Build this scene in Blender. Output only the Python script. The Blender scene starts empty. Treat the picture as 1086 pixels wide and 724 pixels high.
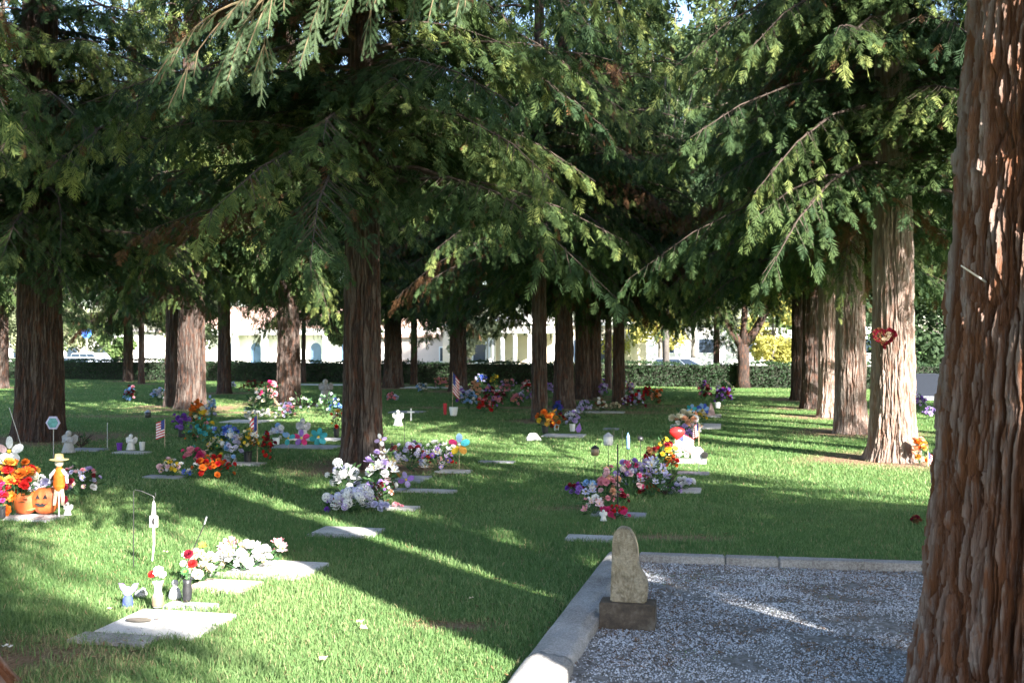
import bpy, bmesh, math, random
import numpy as np
from mathutils import Vector, Matrix

R = math.radians
sc = bpy.context.scene
col = sc.collection
random.seed(7)

# ------------------------------------------------------------------ camera
HZ, FPX, CX, CAMZ = 368.0, 1086.0, 543.0, 1.6
cd = bpy.data.cameras.new("camera")
cam = bpy.data.objects.new("camera", cd); col.objects.link(cam)
cam.location = (0, 0, CAMZ)
cam.rotation_euler = (R(90) + math.atan((HZ - 362.0) / FPX), 0, 0)
cd.sensor_width = 36; cd.lens = 36
cd.clip_start = 0.05; cd.clip_end = 1500
cd.dof.use_dof = True; cd.dof.focus_distance = 8.0; cd.dof.aperture_fstop = 5.6
sc.camera = cam

# ------------------------------------------------------------------ light
SUN_EL = 31.0
SUN_AZ = 145.0            # clockwise from +Y (the view direction)
SUN_DIR = Vector((math.sin(R(SUN_AZ)) * math.cos(R(SUN_EL)), math.cos(R(SUN_AZ)) * math.cos(R(SUN_EL)), math.sin(R(SUN_EL))))
w = bpy.data.worlds.new("World"); sc.world = w; w.use_nodes = True
nt = w.node_tree
sky = nt.nodes.new("ShaderNodeTexSky"); sky.sky_type = 'NISHITA'; sky.sun_disc = False
sky.sun_elevation = R(SUN_EL); sky.sun_rotation = R(SUN_AZ)
bg = nt.nodes["Background"]; bg.inputs[1].default_value = 0.08
nt.links.new(sky.outputs[0], bg.inputs[0])
sl = bpy.data.lights.new("sun", 'SUN'); sl.energy = 5.0; sl.angle = R(0.5); sl.color = (1.0, 0.95, 0.88)
so = bpy.data.objects.new("sun", sl); col.objects.link(so)
so.rotation_euler = (-SUN_DIR).to_track_quat('-Z', 'Y').to_euler()
so.location = (20, -20, 30)
sc.view_settings.view_transform = 'Standard'; sc.view_settings.look = 'None'
sc.view_settings.gamma = 1; sc.view_settings.use_curve_mapping = False
sc.view_settings.exposure = 2.85
cy = sc.cycles
cy.max_bounces = 7; cy.diffuse_bounces = 4; cy.glossy_bounces = 2; cy.transmission_bounces = 5
cy.sample_clamp_indirect = 6.0

# ------------------------------------------------------------------ helpers
def G(px, py):
    """pixel of the photo -> the ground point it shows"""
    d = CAMZ * FPX / (py - HZ)
    return ((px - CX) / FPX * d, d)
def PM(py): return (py - HZ) / CAMZ        # pixels per metre where the ground is at row py

def hsh(i, j, seed):
    i = i.astype(np.int64); j = j.astype(np.int64)
    n = (i * 374761393 + j * 668265263 + seed * 144269504) & 0xffffffff
    n = ((n ^ (n >> 13)) * 1274126177) & 0xffffffff
    n = ((n ^ (n >> 15)) * 2246822519) & 0xffffffff
    return ((n ^ (n >> 16)) & 0xffff) / 65535.0
def vn(u, v, seed=0, per=None):
    u = np.asarray(u, float); v = np.asarray(v, float)
    iu = np.floor(u); iv = np.floor(v); fu = u - iu; fv = v - iv
    fu = fu * fu * (3 - 2 * fu); fv = fv * fv * (3 - 2 * fv)
    a = iu; b = iu + 1
    if per: a = a % per; b = b % per
    return ((hsh(a, iv, seed) * (1 - fu) + hsh(b, iv, seed) * fu) * (1 - fv)
            + (hsh(a, iv + 1, seed) * (1 - fu) + hsh(b, iv + 1, seed) * fu) * fv) * 2 - 1
def fbm(u, v, seed=0, octs=4):
    s = 0; a = 1; t = 0
    for o in range(octs):
        s = s + a * vn(u * 2 ** o, v * 2 ** o, seed + o * 17); t += a; a *= .5
    return s / t

def link(o, parent=None):
    col.objects.link(o)
    if parent is not None: o.parent = parent
    return o
def mesh_np(name, V, Fs, mats=(), tint=None, midx=None, smooth=False):
    V = np.asarray(V, np.float32)
    if isinstance(Fs, np.ndarray): Fs = [Fs]
    me = bpy.data.meshes.new(name)
    me.vertices.add(len(V)); me.vertices.foreach_set("co", V.ravel())
    tot = sum(f.size for f in Fs); npoly = sum(len(f) for f in Fs)
    me.loops.add(tot); me.polygons.add(npoly)
    me.loops.foreach_set("vertex_index", np.concatenate([f.ravel() for f in Fs]).astype(np.int32))
    cnt = np.concatenate([np.full(len(f), f.shape[1]) for f in Fs]).astype(np.int32)
    st = np.concatenate([[0], np.cumsum(cnt)[:-1]]).astype(np.int32)
    me.polygons.foreach_set("loop_start", st); me.polygons.foreach_set("loop_total", cnt)
    if midx is not None: me.polygons.foreach_set("material_index", np.asarray(midx, np.int32))
    me.polygons.foreach_set("use_smooth", np.full(npoly, smooth, dtype=bool))
    for m in mats: me.materials.append(m)
    if tint is not None:
        a = me.attributes.new("tint", 'FLOAT', 'POINT'); a.data.foreach_set("value", np.asarray(tint, np.float32))
    me.update(calc_edges=True)
    return me
def obj(name, me, parent=None, loc=None, rot=None, scale=None):
    o = bpy.data.objects.new(name, me); link(o, parent)
    if loc is not None: o.location = loc
    if rot is not None: o.rotation_euler = rot
    if scale is not None: o.scale = scale if hasattr(scale, '__len__') else (scale,) * 3
    return o
def tag(o, label=None, cat=None, group=None, kind=None):
    if label: o['label'] = label
    if cat: o['category'] = cat
    if group: o['group'] = group
    if kind: o['kind'] = kind
    return o
def thing(name, label, cat, loc, rz=0, group=None):
    o = bpy.data.objects.new(name, None); col.objects.link(o)
    o.location = loc; o.rotation_euler = (0, 0, rz); o.empty_display_size = .1
    return tag(o, label, cat, group)

class MB:
    """collects simple shapes into one mesh"""
    def __init__(s): s.V = []; s.F = []; s.M = []; s.n = 0
    def add(s, V, F, m=0):
        s.V += [tuple(v) for v in V]; s.F += [tuple(i + s.n for i in f) for f in F]
        s.M += [m] * len(F); s.n += len(V); return s
    def box(s, c, d, m=0, rz=0, top=1.0):
        cx, cy_, cz = c; dx, dy, dz = d[0] / 2, d[1] / 2, d[2] / 2
        V = []
        for z, k in ((-dz, 1), (dz, top)):
            for x, y in ((-dx, -dy), (dx, -dy), (dx, dy), (-dx, dy)):
                x *= k; y *= k
                V.append((cx + x * math.cos(rz) - y * math.sin(rz), cy_ + x * math.sin(rz) + y * math.cos(rz), cz + z))
        return s.add(V, [(0, 3, 2, 1), (4, 5, 6, 7), (0, 1, 5, 4), (1, 2, 6, 5), (2, 3, 7, 6), (3, 0, 4, 7)], m)
    def tube(s, pts, r, m=0, k=8, caps=True):
        pts = [Vector(p) for p in pts]
        rr = r if hasattr(r, '__len__') else [r] * len(pts)
        V = []; F = []
        up = Vector((0, 0, 1))
        for i, p in enumerate(pts):
            t = (pts[min(i + 1, len(pts) - 1)] - pts[max(i - 1, 0)]).normalized()
            a = t.cross(up) if abs(t.dot(up)) < .95 else t.cross(Vector((1, 0, 0)))
            a.normalize(); b = t.cross(a)
            for j in range(k):
                th = 2 * math.pi * j / k
                V.append(p + (a * math.cos(th) + b * math.sin(th)) * rr[i])
        for i in range(len(pts) - 1):
            for j in range(k):
                F.append((i * k + j, i * k + (j + 1) % k, (i + 1) * k + (j + 1) % k, (i + 1) * k + j))
        if caps:
            F.append(tuple(range(k - 1, -1, -1))); F.append(tuple((len(pts) - 1) * k + j for j in range(k)))
        return s.add(V, F, m)
    def lathe(s, prof, m=0, k=16, c=(0, 0, 0), lobes=0, la=0):
        V = []; F = []
        for r, z in prof:
            for j in range(k):
                th = 2 * math.pi * j / k
                q = r * (1 + la * math.cos(lobes * th)) if lobes else r
                V.append((c[0] + q * math.cos(th), c[1] + q * math.sin(th), c[2] + z))
        n = len(prof)
        for i in range(n - 1):
            for j in range(k):
                F.append((i * k + j, i * k + (j + 1) % k, (i + 1) * k + (j + 1) % k, (i + 1) * k + j))
        F.append(tuple(range(k - 1, -1, -1))); F.append(tuple((n - 1) * k + j for j in range(k)))
        return s.add(V, F, m)
    def ball(s, c, r, m=0, k=12, sc_=(1, 1, 1)):
        n = k // 2
        prof = [(max(1e-4, r * math.sin(math.pi * i / n)), -r * math.cos(math.pi * i / n)) for i in range(n + 1)]
        V = []; F = []
        for q, z in prof:
            for j in range(k):
                th = 2 * math.pi * j / k
                V.append((c[0] + q * math.cos(th) * sc_[0], c[1] + q * math.sin(th) * sc_[1], c[2] + z * sc_[2]))
        for i in range(n):
            for j in range(k):
                F.append((i * k + j, i * k + (j + 1) % k, (i + 1) * k + (j + 1) % k, (i + 1) * k + j))
        return s.add(V, F, m)
    def prism(s, poly, y0, y1, m=0):
        """polygon in x,z extruded from y0 to y1"""
        n = len(poly)
        V = [(x, y0, z) for x, z in poly] + [(x, y1, z) for x, z in poly]
        F = [tuple(range(n)), tuple(range(2 * n - 1, n - 1, -1))]
        F += [(i, i + n, (i + 1) % n + n, (i + 1) % n) for i in range(n)]
        return s.add(V, F, m)
    def mesh(s, name, mats, smooth=False, bevel=0):
        me = bpy.data.meshes.new(name)
        me.from_pydata(s.V, [], s.F)
        if not hasattr(mats, '__len__'): mats = [mats]
        for m in mats: me.materials.append(m)
        for i, p in enumerate(me.polygons): p.material_index = s.M[i]; p.use_smooth = smooth
        bm = bmesh.new(); bm.from_mesh(me); bmesh.ops.recalc_face_normals(bm, faces=bm.faces)
        if bevel:
            bmesh.ops.bevel(bm, geom=[e for e in bm.edges if len(e.link_faces) == 2 and e.calc_face_angle(0) > .5], offset=bevel, segments=2, affect='EDGES')
        bm.to_mesh(me); bm.free(); me.update()
        return me
    def build(s, name, mats, parent=None, smooth=False, bevel=0, **k):
        return obj(name, s.mesh(name, mats, smooth, bevel), parent, **k)

# ------------------------------------------------------------------ materials
def newmat(name):
    m = bpy.data.materials.new(name); m.use_nodes = True
    return m, m.node_tree.nodes, m.node_tree.links, m.node_tree.nodes["Principled BSDF"]
def ramp(N, L, src, stops):
    r = N.new("ShaderNodeValToRGB"); L.new(src, r.inputs[0])
    e = r.color_ramp.elements
    while len(e) > 1: e.remove(e[-1])
    e[0].position = stops[0][0]; e[0].color = (*stops[0][1], 1)
    for p, c in stops[1:]:
        q = e.new(p); q.color = (*c, 1)
    return r.outputs[0]
def noise(N, L, scale, detail=4, rough=.55, vec=None, coord='Object', stretch=None):
    t = N.new("ShaderNodeTexNoise"); t.inputs["Scale"].default_value = scale
    t.inputs["Detail"].default_value = detail; t.inputs["Roughness"].default_value = rough
    tc = N.new("ShaderNodeTexCoord"); v = tc.outputs[coord]
    if stretch:
        mp = N.new("ShaderNodeMapping"); mp.inputs["Scale"].default_value = stretch
        L.new(v, mp.inputs[0]); v = mp.outputs[0]
    L.new(v, t.inputs["Vector"])
    return t.outputs["Fac"]
def mix(N, L, f, a, b, mode='MIX'):
    m = N.new("ShaderNodeMix"); m.data_type = 'RGBA'; m.blend_type = mode
    for i, v in ((0, f), (6, a), (7, b)):
        if isinstance(v, (tuple, list)): m.inputs[i].default_value = (*v, 1)
        elif isinstance(v, (int, float)): m.inputs[i].default_value = v
        else: L.new(v, m.inputs[i])
    return m.outputs[2]
def bump(N, L, P, h, dist=.01, strength=.6):
    b = N.new("ShaderNodeBump"); b.inputs["Distance"].default_value = dist; b.inputs["Strength"].default_value = strength
    L.new(h, b.inputs["Height"]); L.new(b.outputs[0], P.inputs["Normal"])
def attr(N, name="tint"):
    a = N.new("ShaderNodeAttribute"); a.attribute_name = name; return a.outputs["Fac"]
def plain(name, c, rough=.6, var=.12, scale=30, metal=0, bmp=.002):
    m, N, L, P = newmat(name)
    n = noise(N, L, scale)
    a = tuple(max(0, x * (1 - var)) for x in c); b = tuple(min(1, x * (1 + var)) for x in c)
    L.new(ramp(N, L, n, [(.3, a), (.7, b)]), P.inputs["Base Color"])
    P.inputs["Roughness"].default_value = rough; P.inputs["Metallic"].default_value = metal
    if bmp: bump(N, L, P, noise(N, L, scale * 4), bmp, .4)
    return m
def leafmat(name, stops, transl=.25, rough=.7):
    m, N, L, P = newmat(name)
    c = ramp(N, L, attr(N), stops)
    L.new(c, P.inputs["Base Color"]); P.inputs["Roughness"].default_value = rough
    P.inputs["Specular IOR Level"].default_value = .14
    t = N.new("ShaderNodeBsdfTranslucent"); L.new(c, t.inputs[0])
    x = N.new("ShaderNodeMixShader"); x.inputs[0].default_value = transl
    L.new(P.outputs[0], x.inputs[1]); L.new(t.outputs[0], x.inputs[2])
    L.new(x.outputs[0], N["Material Output"].inputs[0])
    return m
M = {}
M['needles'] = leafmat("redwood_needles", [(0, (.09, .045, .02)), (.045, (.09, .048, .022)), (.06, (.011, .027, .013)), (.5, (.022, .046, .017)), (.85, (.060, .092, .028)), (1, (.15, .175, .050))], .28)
M['fresh'] = leafmat("fresh_needles", [(0, (.03, .06, .028)), (.5, (.060, .10, .042)), (1, (.12, .17, .095))], .35)
M['leaf_green'] = leafmat("broad_leaves_green", [(0, (.05, .09, .03)), (.6, (.10, .15, .05)), (1, (.20, .24, .09))], .35)
M['leaf_yellow'] = leafmat("broad_leaves_yellow", [(0, (.24, .24, .06)), (.6, (.38, .35, .09)), (1, (.52, .47, .16))], .4)
M['leaf_dark'] = leafmat("broad_leaves_dark", [(0, (.018, .035, .016)), (.6, (.035, .06, .025)), (1, (.07, .10, .04))], .2)
M['leaf_pale'] = leafmat("broad_leaves_pale", [(0, (.12, .15, .08)), (.6, (.22, .24, .14)), (1, (.34, .34, .20))], .3)
M['hedge'] = leafmat("hedge_leaves", [(0, (.015, .035, .015)), (.6, (.032, .060, .027)), (.9, (.06, .10, .045)), (1, (.13, .18, .07))], .15)
M['stemleaf'] = leafmat("bouquet_leaves", [(0, (.02, .055, .02)), (.6, (.045, .10, .04)), (1, (.10, .17, .07))], .15)
M['grass'] = leafmat("grass_blades", [(0, (.32, .28, .15)), (.06, (.28, .25, .13)), (.10, (.050, .125, .035)), (.5, (.118, .200, .070)), (.85, (.21, .29, .115)), (1, (.32, .36, .18))], .35, .5)

def bark(name, dark, mid, pale, sc_=1.0, rust=None):
    m, N, L, P = newmat(name)
    n1 = noise(N, L, 9 * sc_, 6, .6, stretch=(1, 1, .12))
    n2 = noise(N, L, 55 * sc_, 6, .75, stretch=(1, 1, .10))
    n3 = noise(N, L, 2.2, 3); n4 = noise(N, L, 16 * sc_, 4, .6, stretch=(1, 1, .25))
    c = ramp(N, L, n2, [(.32, dark), (.5, mid), (.66, pale)])
    c2 = ramp(N, L, attr(N), [(.1, dark), (.4, mid), (.6, mid), (.95, pale)])
    c = mix(N, L, .6, c, c2)
    if rust: c = mix(N, L, ramp(N, L, n4, [(.50, (0, 0, 0)), (.62, (.85, .85, .85))]), c, rust)
    c = mix(N, L, ramp(N, L, n3, [(.4, (0, 0, 0)), (.7, (.4, .4, .4))]), c, mid)
    L.new(c, P.inputs["Base Color"]); P.inputs["Roughness"].default_value = .9
    P.inputs["Specular IOR Level"].default_value = .04
    a = N.new("ShaderNodeMath"); a.operation = 'ADD'; L.new(noise(N, L, 130 * sc_, 5, .75, stretch=(1, 1, .14)), a.inputs[0]); L.new(n2, a.inputs[1])
    bump(N, L, P, a.outputs[0], .03, 1.0)
    return m
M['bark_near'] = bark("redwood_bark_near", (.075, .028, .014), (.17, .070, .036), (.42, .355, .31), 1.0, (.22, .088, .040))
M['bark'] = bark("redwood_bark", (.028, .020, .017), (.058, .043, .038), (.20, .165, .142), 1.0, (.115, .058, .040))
M['bark_grey'] = bark("grey_bark", (.10, .09, .08), (.20, .18, .16), (.36, .33, .30), 1.5)
M['limb'] = plain("limb_wood", (.045, .030, .022), .9, .3, 12)
M['twig'] = plain("twig_wood", (.10, .07, .035), .8, .3, 30)

M['bark_pale'] = bark('sunlit_bark', (.12, .078, .060), (.29, .215, .18), (.50, .42, .37), 1.0, (.24, .13, .09))  # paler copy of the bark, sunlight on the right row put into its colour
def granite(name, c, v=.12):
    m, N, L, P = newmat(name)
    n = noise(N, L, 260, 2); s = noise(N, L, 5, 5, .65)
    a = tuple(x * (1 - v * 2) for x in c); b = tuple(min(1, x * (1 + v)) for x in c)
    cc = ramp(N, L, n, [(.35, a), (.6, b)])
    cc = mix(N, L, ramp(N, L, s, [(.45, (0, 0, 0)), (.75, (.55, .55, .55))]), cc, (c[0] * .5, c[1] * .46, c[2] * .38))
    L.new(cc, P.inputs["Base Color"]); P.inputs["Roughness"].default_value = .55
    bump(N, L, P, s, .004, .5)
    return m
M['stone_pale'] = granite("pale_granite", (.42, .41, .40))
M['stone_white'] = granite("white_stone", (.52, .51, .49))
M['stone_grey'] = granite("grey_granite", (.27, .28, .31))
M['stone_pink'] = granite("pink_granite", (.42, .34, .30))
M['bronze'] = plain("weathered_bronze", (.16, .14, .11), .5, .3, 25, .3)
m, N, L, P = newmat("weathered_sandstone")
n = noise(N, L, 9, 7, .75); n2 = noise(N, L, 70, 4, .7)
c = ramp(N, L, n, [(.34, (.08, .062, .042)), (.44, (.21, .165, .105)), (.54, (.36, .30, .215)), (.64, (.17, .135, .095))])
c = mix(N, L, .35, c, ramp(N, L, n2, [(.35, (.10, .08, .05)), (.65, (.45, .38, .27))]))
L.new(c, P.inputs["Base Color"]); P.inputs["Roughness"].default_value = .9; bump(N, L, P, n, .03, 1.0); M['sandstone'] = m
m, N, L, P = newmat("mossy_base_stone")
n = noise(N, L, 12, 7, .7)
c = ramp(N, L, n, [(.3, (.030, .024, .018)), (.5, (.075, .055, .038)), (.7, (.14, .12, .095))])
L.new(c, P.inputs["Base Color"]); P.inputs["Roughness"].default_value = .9; bump(N, L, P, n, .01, .9); M['basestone'] = m
m, N, L, P = newmat("old_concrete")
n = noise(N, L, 3, 7, .65); n2 = noise(N, L, 90, 3)
c = ramp(N, L, n, [(.32, (.11, .095, .08)), (.5, (.22, .21, .20)), (.68, (.33, .32, .31))])
c = mix(N, L, .3, c, ramp(N, L, n2, [(.4, (.14, .13, .12)), (.6, (.50, .49, .47))]))
L.new(c, P.inputs["Base Color"]); P.inputs["Roughness"].default_value = .9; bump(N, L, P, n2, .004, .8); M['concrete'] = m
m, N, L, P = newmat("gravel_pebbles")
c = ramp(N, L, attr(N), [(0, (.09, .078, .065)), (.15, (.24, .235, .23)), (.5, (.35, .36, .385)), (1, (.50, .52, .56))])
L.new(c, P.inputs["Base Color"]); P.inputs["Roughness"].default_value = .8; M['pebble'] = m
m, N, L, P = newmat("gravel_soil")
n = noise(N, L, 22, 6, .7)
c = ramp(N, L, n, [(.3, (.055, .044, .034)), (.5, (.16, .152, .142)), (.7, (.30, .30, .31))])
L.new(c, P.inputs["Base Color"]); P.inputs["Roughness"].default_value = .95; bump(N, L, P, n, .02, .8); M['gravelsoil'] = m
M['litter'] = leafmat("brown_needle_litter", [(0, (.07, .035, .02)), (.6, (.16, .08, .04)), (1, (.34, .22, .12))], .1)

# lawn sheet: duff amount is a vertex attribute
m, N, L, P = newmat("lawn_ground")
n1 = noise(N, L, .35, 5, .6); n2 = noise(N, L, 3.0, 5, .6); n3 = noise(N, L, 45, 4, .7, stretch=(1, .5, 1))
g = ramp(N, L, n2, [(.3, (.038, .092, .022)), (.5, (.055, .125, .030)), (.7, (.09, .165, .042))])
g = mix(N, L, ramp(N, L, n3, [(.35, (0, 0, 0)), (.7, (.6, .6, .6))]), g, (.13, .20, .05))
g = mix(N, L, ramp(N, L, n1, [(.5, (0, 0, 0)), (.75, (.35, .35, .35))]), g, (.16, .17, .06))
dirt = ramp(N, L, n3, [(.3, (.12, .075, .045)), (.55, (.24, .165, .105)), (.75, (.36, .27, .18))])
g = mix(N, L, attr(N, "duff"), g, dirt)
L.new(g, P.inputs["Base Color"]); P.inputs["Roughness"].default_value = .95
P.inputs["Specular IOR Level"].default_value = .1
bump(N, L, P, n3, .05, .9); M['lawn'] = m
M['asphalt'] = plain("asphalt", (.055, .055, .058), .9, .2, 3, 0, .004)
M['pave'] = plain("pavement_concrete", (.36, .35, .33), .9, .1, 2)
M['paint'] = plain("road_paint", (.75, .75, .72), .7, .1, 8)

PAL = dict(white=(.78, .77, .76), cream=(.76, .70, .52), yellow=(.80, .58, .05), orange=(.70, .17, .02), red=(.58, .02, .02),
           burgundy=(.20, .010, .025), pink=(.78, .32, .38), palepink=(.80, .55, .58), magenta=(.68, .05, .20), lilac=(.55, .42, .72),
           lavender=(.60, .58, .78), purple=(.20, .06, .42), blue=(.07, .13, .55), skyblue=(.30, .50, .78), teal=(.06, .38, .42),
           peach=(.78, .44, .28), brown=(.20, .09, .04), green=(.08, .22, .07), gold=(.58, .30, .05), tan=(.60, .48, .34), violet=(.38, .20, .62))
def petalmat(cn):
    k = 'petal_' + cn
    if k not in M:
        m, N, L, P = newmat(k); c = PAL[cn]
        n = noise(N, L, 40, 3)
        cc = ramp(N, L, n, [(.3, tuple(x * .75 for x in c)), (.7, tuple(min(.9, x * 1.12) for x in c))])
        L.new(cc, P.inputs["Base Color"]); P.inputs["Roughness"].default_value = .7; P.inputs["Specular IOR Level"].default_value = .2
        t = N.new("ShaderNodeBsdfTranslucent"); L.new(cc, t.inputs[0]); x = N.new("ShaderNodeMixShader"); x.inputs[0].default_value = .25
        L.new(P.outputs[0], x.inputs[1]); L.new(t.outputs[0], x.inputs[2]); L.new(x.outputs[0], N["Material Output"].inputs[0])
        M[k] = m
    return M[k]
M['plastic_black'] = plain("black_plastic", (.02, .02, .022), .4, .1)
M['metal_black'] = plain("black_painted_iron", (.018, .018, .018), .45, .2, 30, .2)
M['metal_grey'] = plain("grey_metal", (.35, .35, .36), .4, .1, 30, .6)
M['white_paint'] = plain("white_paint", (.78, .78, .76), .5, .06)
M['ceramic'] = plain("white_ceramic", (.58, .57, .55), .3, .06)
M['ceramic_brown'] = plain("brown_glaze", (.22, .15, .09), .4, .2)
M['stone_fig'] = plain("grey_cast_stone", (.34, .34, .35), .8, .15)
M['flag_red'] = plain("flag_red", (.50, .03, .04), .8, .06)
M['flag_white'] = plain("flag_white", (.75, .74, .73), .8, .04)
M['flag_blue'] = plain("flag_blue", (.04, .06, .26), .8, .06)
M['wood'] = plain("pale_wood_stick", (.50, .38, .24), .8, .15)
M['straw'] = plain("straw", (.62, .46, .20), .9, .2, 60)
M['glassdark'] = plain("dark_window_glass", (.03, .045, .07), .12, .2, 1, 0, 0)
M['rubber'] = plain("tyre_rubber", (.02, .02, .02), .8, .1)
M['stucco'] = plain("white_stucco", (.82, .79, .75), .9, .05, 1)
M['stucco_tan'] = plain("tan_stucco", (.55, .48, .38), .9, .06, 1)
M['tile'] = plain("terracotta_tiles", (.50, .33, .26), .85, .2, 4)
M['roofgrey'] = plain("grey_roof", (.26, .25, .25), .9, .15, 3)

exec_blocks = []
# ------------------------------------------------------------------ ground, road, sky setting
hA = np.array(G(0, 401.0)); hB = np.array(G(840, 411.5))          # the hedge line
hd = (hB - hA) / np.linalg.norm(hB - hA); hn = np.array((-hd[1], hd[0]))
if hn[1] < 0: hn = -hn
TREES = []          # (x, y, r) for duff and grass clearance
RECTS = []          # (cx, cy, hx, hy, yaw) slabs the grass leaves free

def hdist(x, y): return (x - hA[0]) * hn[0] + (y - hA[1]) * hn[1]
def ground_z(x, y):
    t = np.clip((hdist(x, y) - 1.5) / 5.0, 0, 1)
    return -0.6 * t * t * (3 - 2 * t)
def duff_at(x, y):
    d = np.zeros_like(x)
    nz = fbm(x * 1.3, y * 1.3, 5, 3)
    for (tx, ty, r) in TREES:
        q = np.sqrt((x - tx) ** 2 + ((y - ty)) ** 2)
        d = np.maximum(d, np.clip(1.35 - (q - r) / (r * 2.4 + .25) + nz * .8, 0, 1))
    for (px, py, rx, ry) in [(150, 441, 3.2, .5), (265, 437, 2.2, .6), (640, 437, 2.6, 1.0), (700, 569, .75, .16), (58, 674, .16, .09), (730, 430, 1.5, .5), (640, 432, 3, .6), (520, 432, 3, .5),
                             (500, 664, .12, .08), (615, 538, .5, .2), (970, 493, .9, .5), (400, 520, .4, .3), (480, 662, .3, .1)]:
        gx, gy = G(px, py)
        q = np.sqrt(((x - gx) / rx) ** 2 + ((y - gy) / ry) ** 2)
        d = np.maximum(d, np.clip(1.2 - q + nz * .6, 0, 1))
    return d

def strip(name, o0, o1, s0, s1, z, mat, label=None, n=2):
    """band parallel to the hedge between offsets o0..o1 beyond it"""
    V = []
    for i in range(n):
        s = s0 + (s1 - s0) * i / (n - 1)
        for o in (o0, o1):
            p = hA + hd * s + hn * o; V.append((p[0], p[1], z))
    F = np.array([(2 * i, 2 * i + 2, 2 * i + 3, 2 * i + 1) for i in range(n - 1)])
    o = obj(name, mesh_np(name, V, F, [mat])); o['kind'] = 'structure'; return o
strip("near_pavement", 7.0, 8.8, -150, 200, -.59, M['pave'])
strip("road", 9.0, 24.0, -150, 200, -.58, M['asphalt'])
for i in range(30):
    strip("road_marking", 16.4, 16.52, -60 + i * 6, -57 + i * 6, -.572, M['paint'])
def kerbline(o0):
    mb = MB(); p0 = hA + hd * -150 + hn * o0; p1 = hA + hd * 200 + hn * o0; mid = (p0 + p1) / 2
    mb.box((mid[0], mid[1], -.56), (350, .16, .14), 0, math.atan2(hd[1], hd[0]))
    o = mb.build("road_kerb", M['pave']); o['kind'] = 'structure'
kerbline(8.9); kerbline(24.1)
strip("far_pavement", 24.3, 27, -150, 200, -.56, M['pave'])

# ------------------------------------------------------------------ redwoods
def trunk_mesh(name, r0, H, seed, nth, zs, amp, mat, flare=.35, lean=(0, 0), toppow=.75, midr=None, per=None, swirl=0.0):
    th = np.linspace(0, 2 * np.pi, nth, endpoint=False)
    T, Z = np.meshgrid(th, zs)
    rs = np.random.RandomState(seed)
    base = r0 * np.clip(1 - Z / H, .02, 1) ** toppow
    lob = 1 + .30 * np.cos(T * 3 + rs.rand() * 6) + .25 * np.cos(T * 5 + rs.rand() * 6) + .15 * np.cos(T * 8 + rs.rand() * 6)
    rad = base * (1 + flare * lob * np.exp(-Z / (.55 * r0 + .05)) + .10 * flare * np.exp(-Z / 1.2))
    rad *= 1 + .045 * vn(T / (2 * np.pi) * 5, Z * .35, seed + 3, 5) + .03 * np.cos(T * 2 + Z * .4)
    P = per or int(max(18, 2 * np.pi * r0 / .052))
    u = T / (2 * np.pi) * P + swirl * Z
    wv = .55 * vn(T / (2 * np.pi) * 9, Z * 1.3, seed + 1, 9) + .30 * vn(T / (2 * np.pi) * 27, Z * 6, seed + 31, 27) + .12 * vn(T / (2 * np.pi) * P, Z * 22, seed + 32, P)
    n1 = vn(u + wv, Z * 1.1 + vn(T / (2 * np.pi) * 12, Z * .3, seed + 9, 12), seed + 2, P)
    n2 = vn(u * 2 + wv * 1.5, Z * 2.6, seed + 5, P * 2)
    n3 = vn(u * 5, Z * 9, seed + 6, P * 5)
    n4 = vn(u * 1.0 + wv * 1.3 + 7.3, Z * .8, seed + 11, P)
    n5 = vn(u * 3, Z * 3.5 + wv, seed + 12, P * 3)
    f1 = np.clip(np.abs(n1) * 4.0 - .12, 0, 1); f4 = np.clip(np.abs(n4) * 5.0 - .12, 0, 1)
    f2 = np.clip(np.abs(n2) * 4, 0, 1)
    h = np.minimum(f1 ** .7, .35 + .65 * f4 ** .7) * .66 + f2 * .16 + .20 * n5 + .16 * n3 + .22 * vn(T / (2 * np.pi) * P / 2, Z * .7, seed + 40, P // 2)
    h = h + .16 * (vn(u * 2.3 + 3.1, Z * 5.5 + wv, seed + 51, None if False else int(P * 2.3)) > .15) + .10 * (vn(u * 4 + 1.7, Z * 14, seed + 52, P * 4) > .3) - .1
    rad += amp * (h - .7)
    X = rad * np.cos(T) + lean[0] * Z; Y = rad * np.sin(T) + lean[1] * Z
    V = np.stack([X, Y, Z], -1).reshape(-1, 3)
    nz = len(zs)
    i = np.arange(nz - 1)[:, None] * nth; j = np.arange(nth)[None, :]; j2 = (j + 1) % nth
    F = np.stack([i + j, i + j2, i + nth + j2, i + nth + j], -1).reshape(-1, 4)
    return mesh_np(name, V, F, [mat], tint=np.clip(h, 0, 1).ravel(), smooth=False)

def rotz(v, a):
    c, s = math.cos(a), math.sin(a)
    return np.array((v[0] * c - v[1] * s, v[0] * s + v[1] * c, v[2]))

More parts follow.
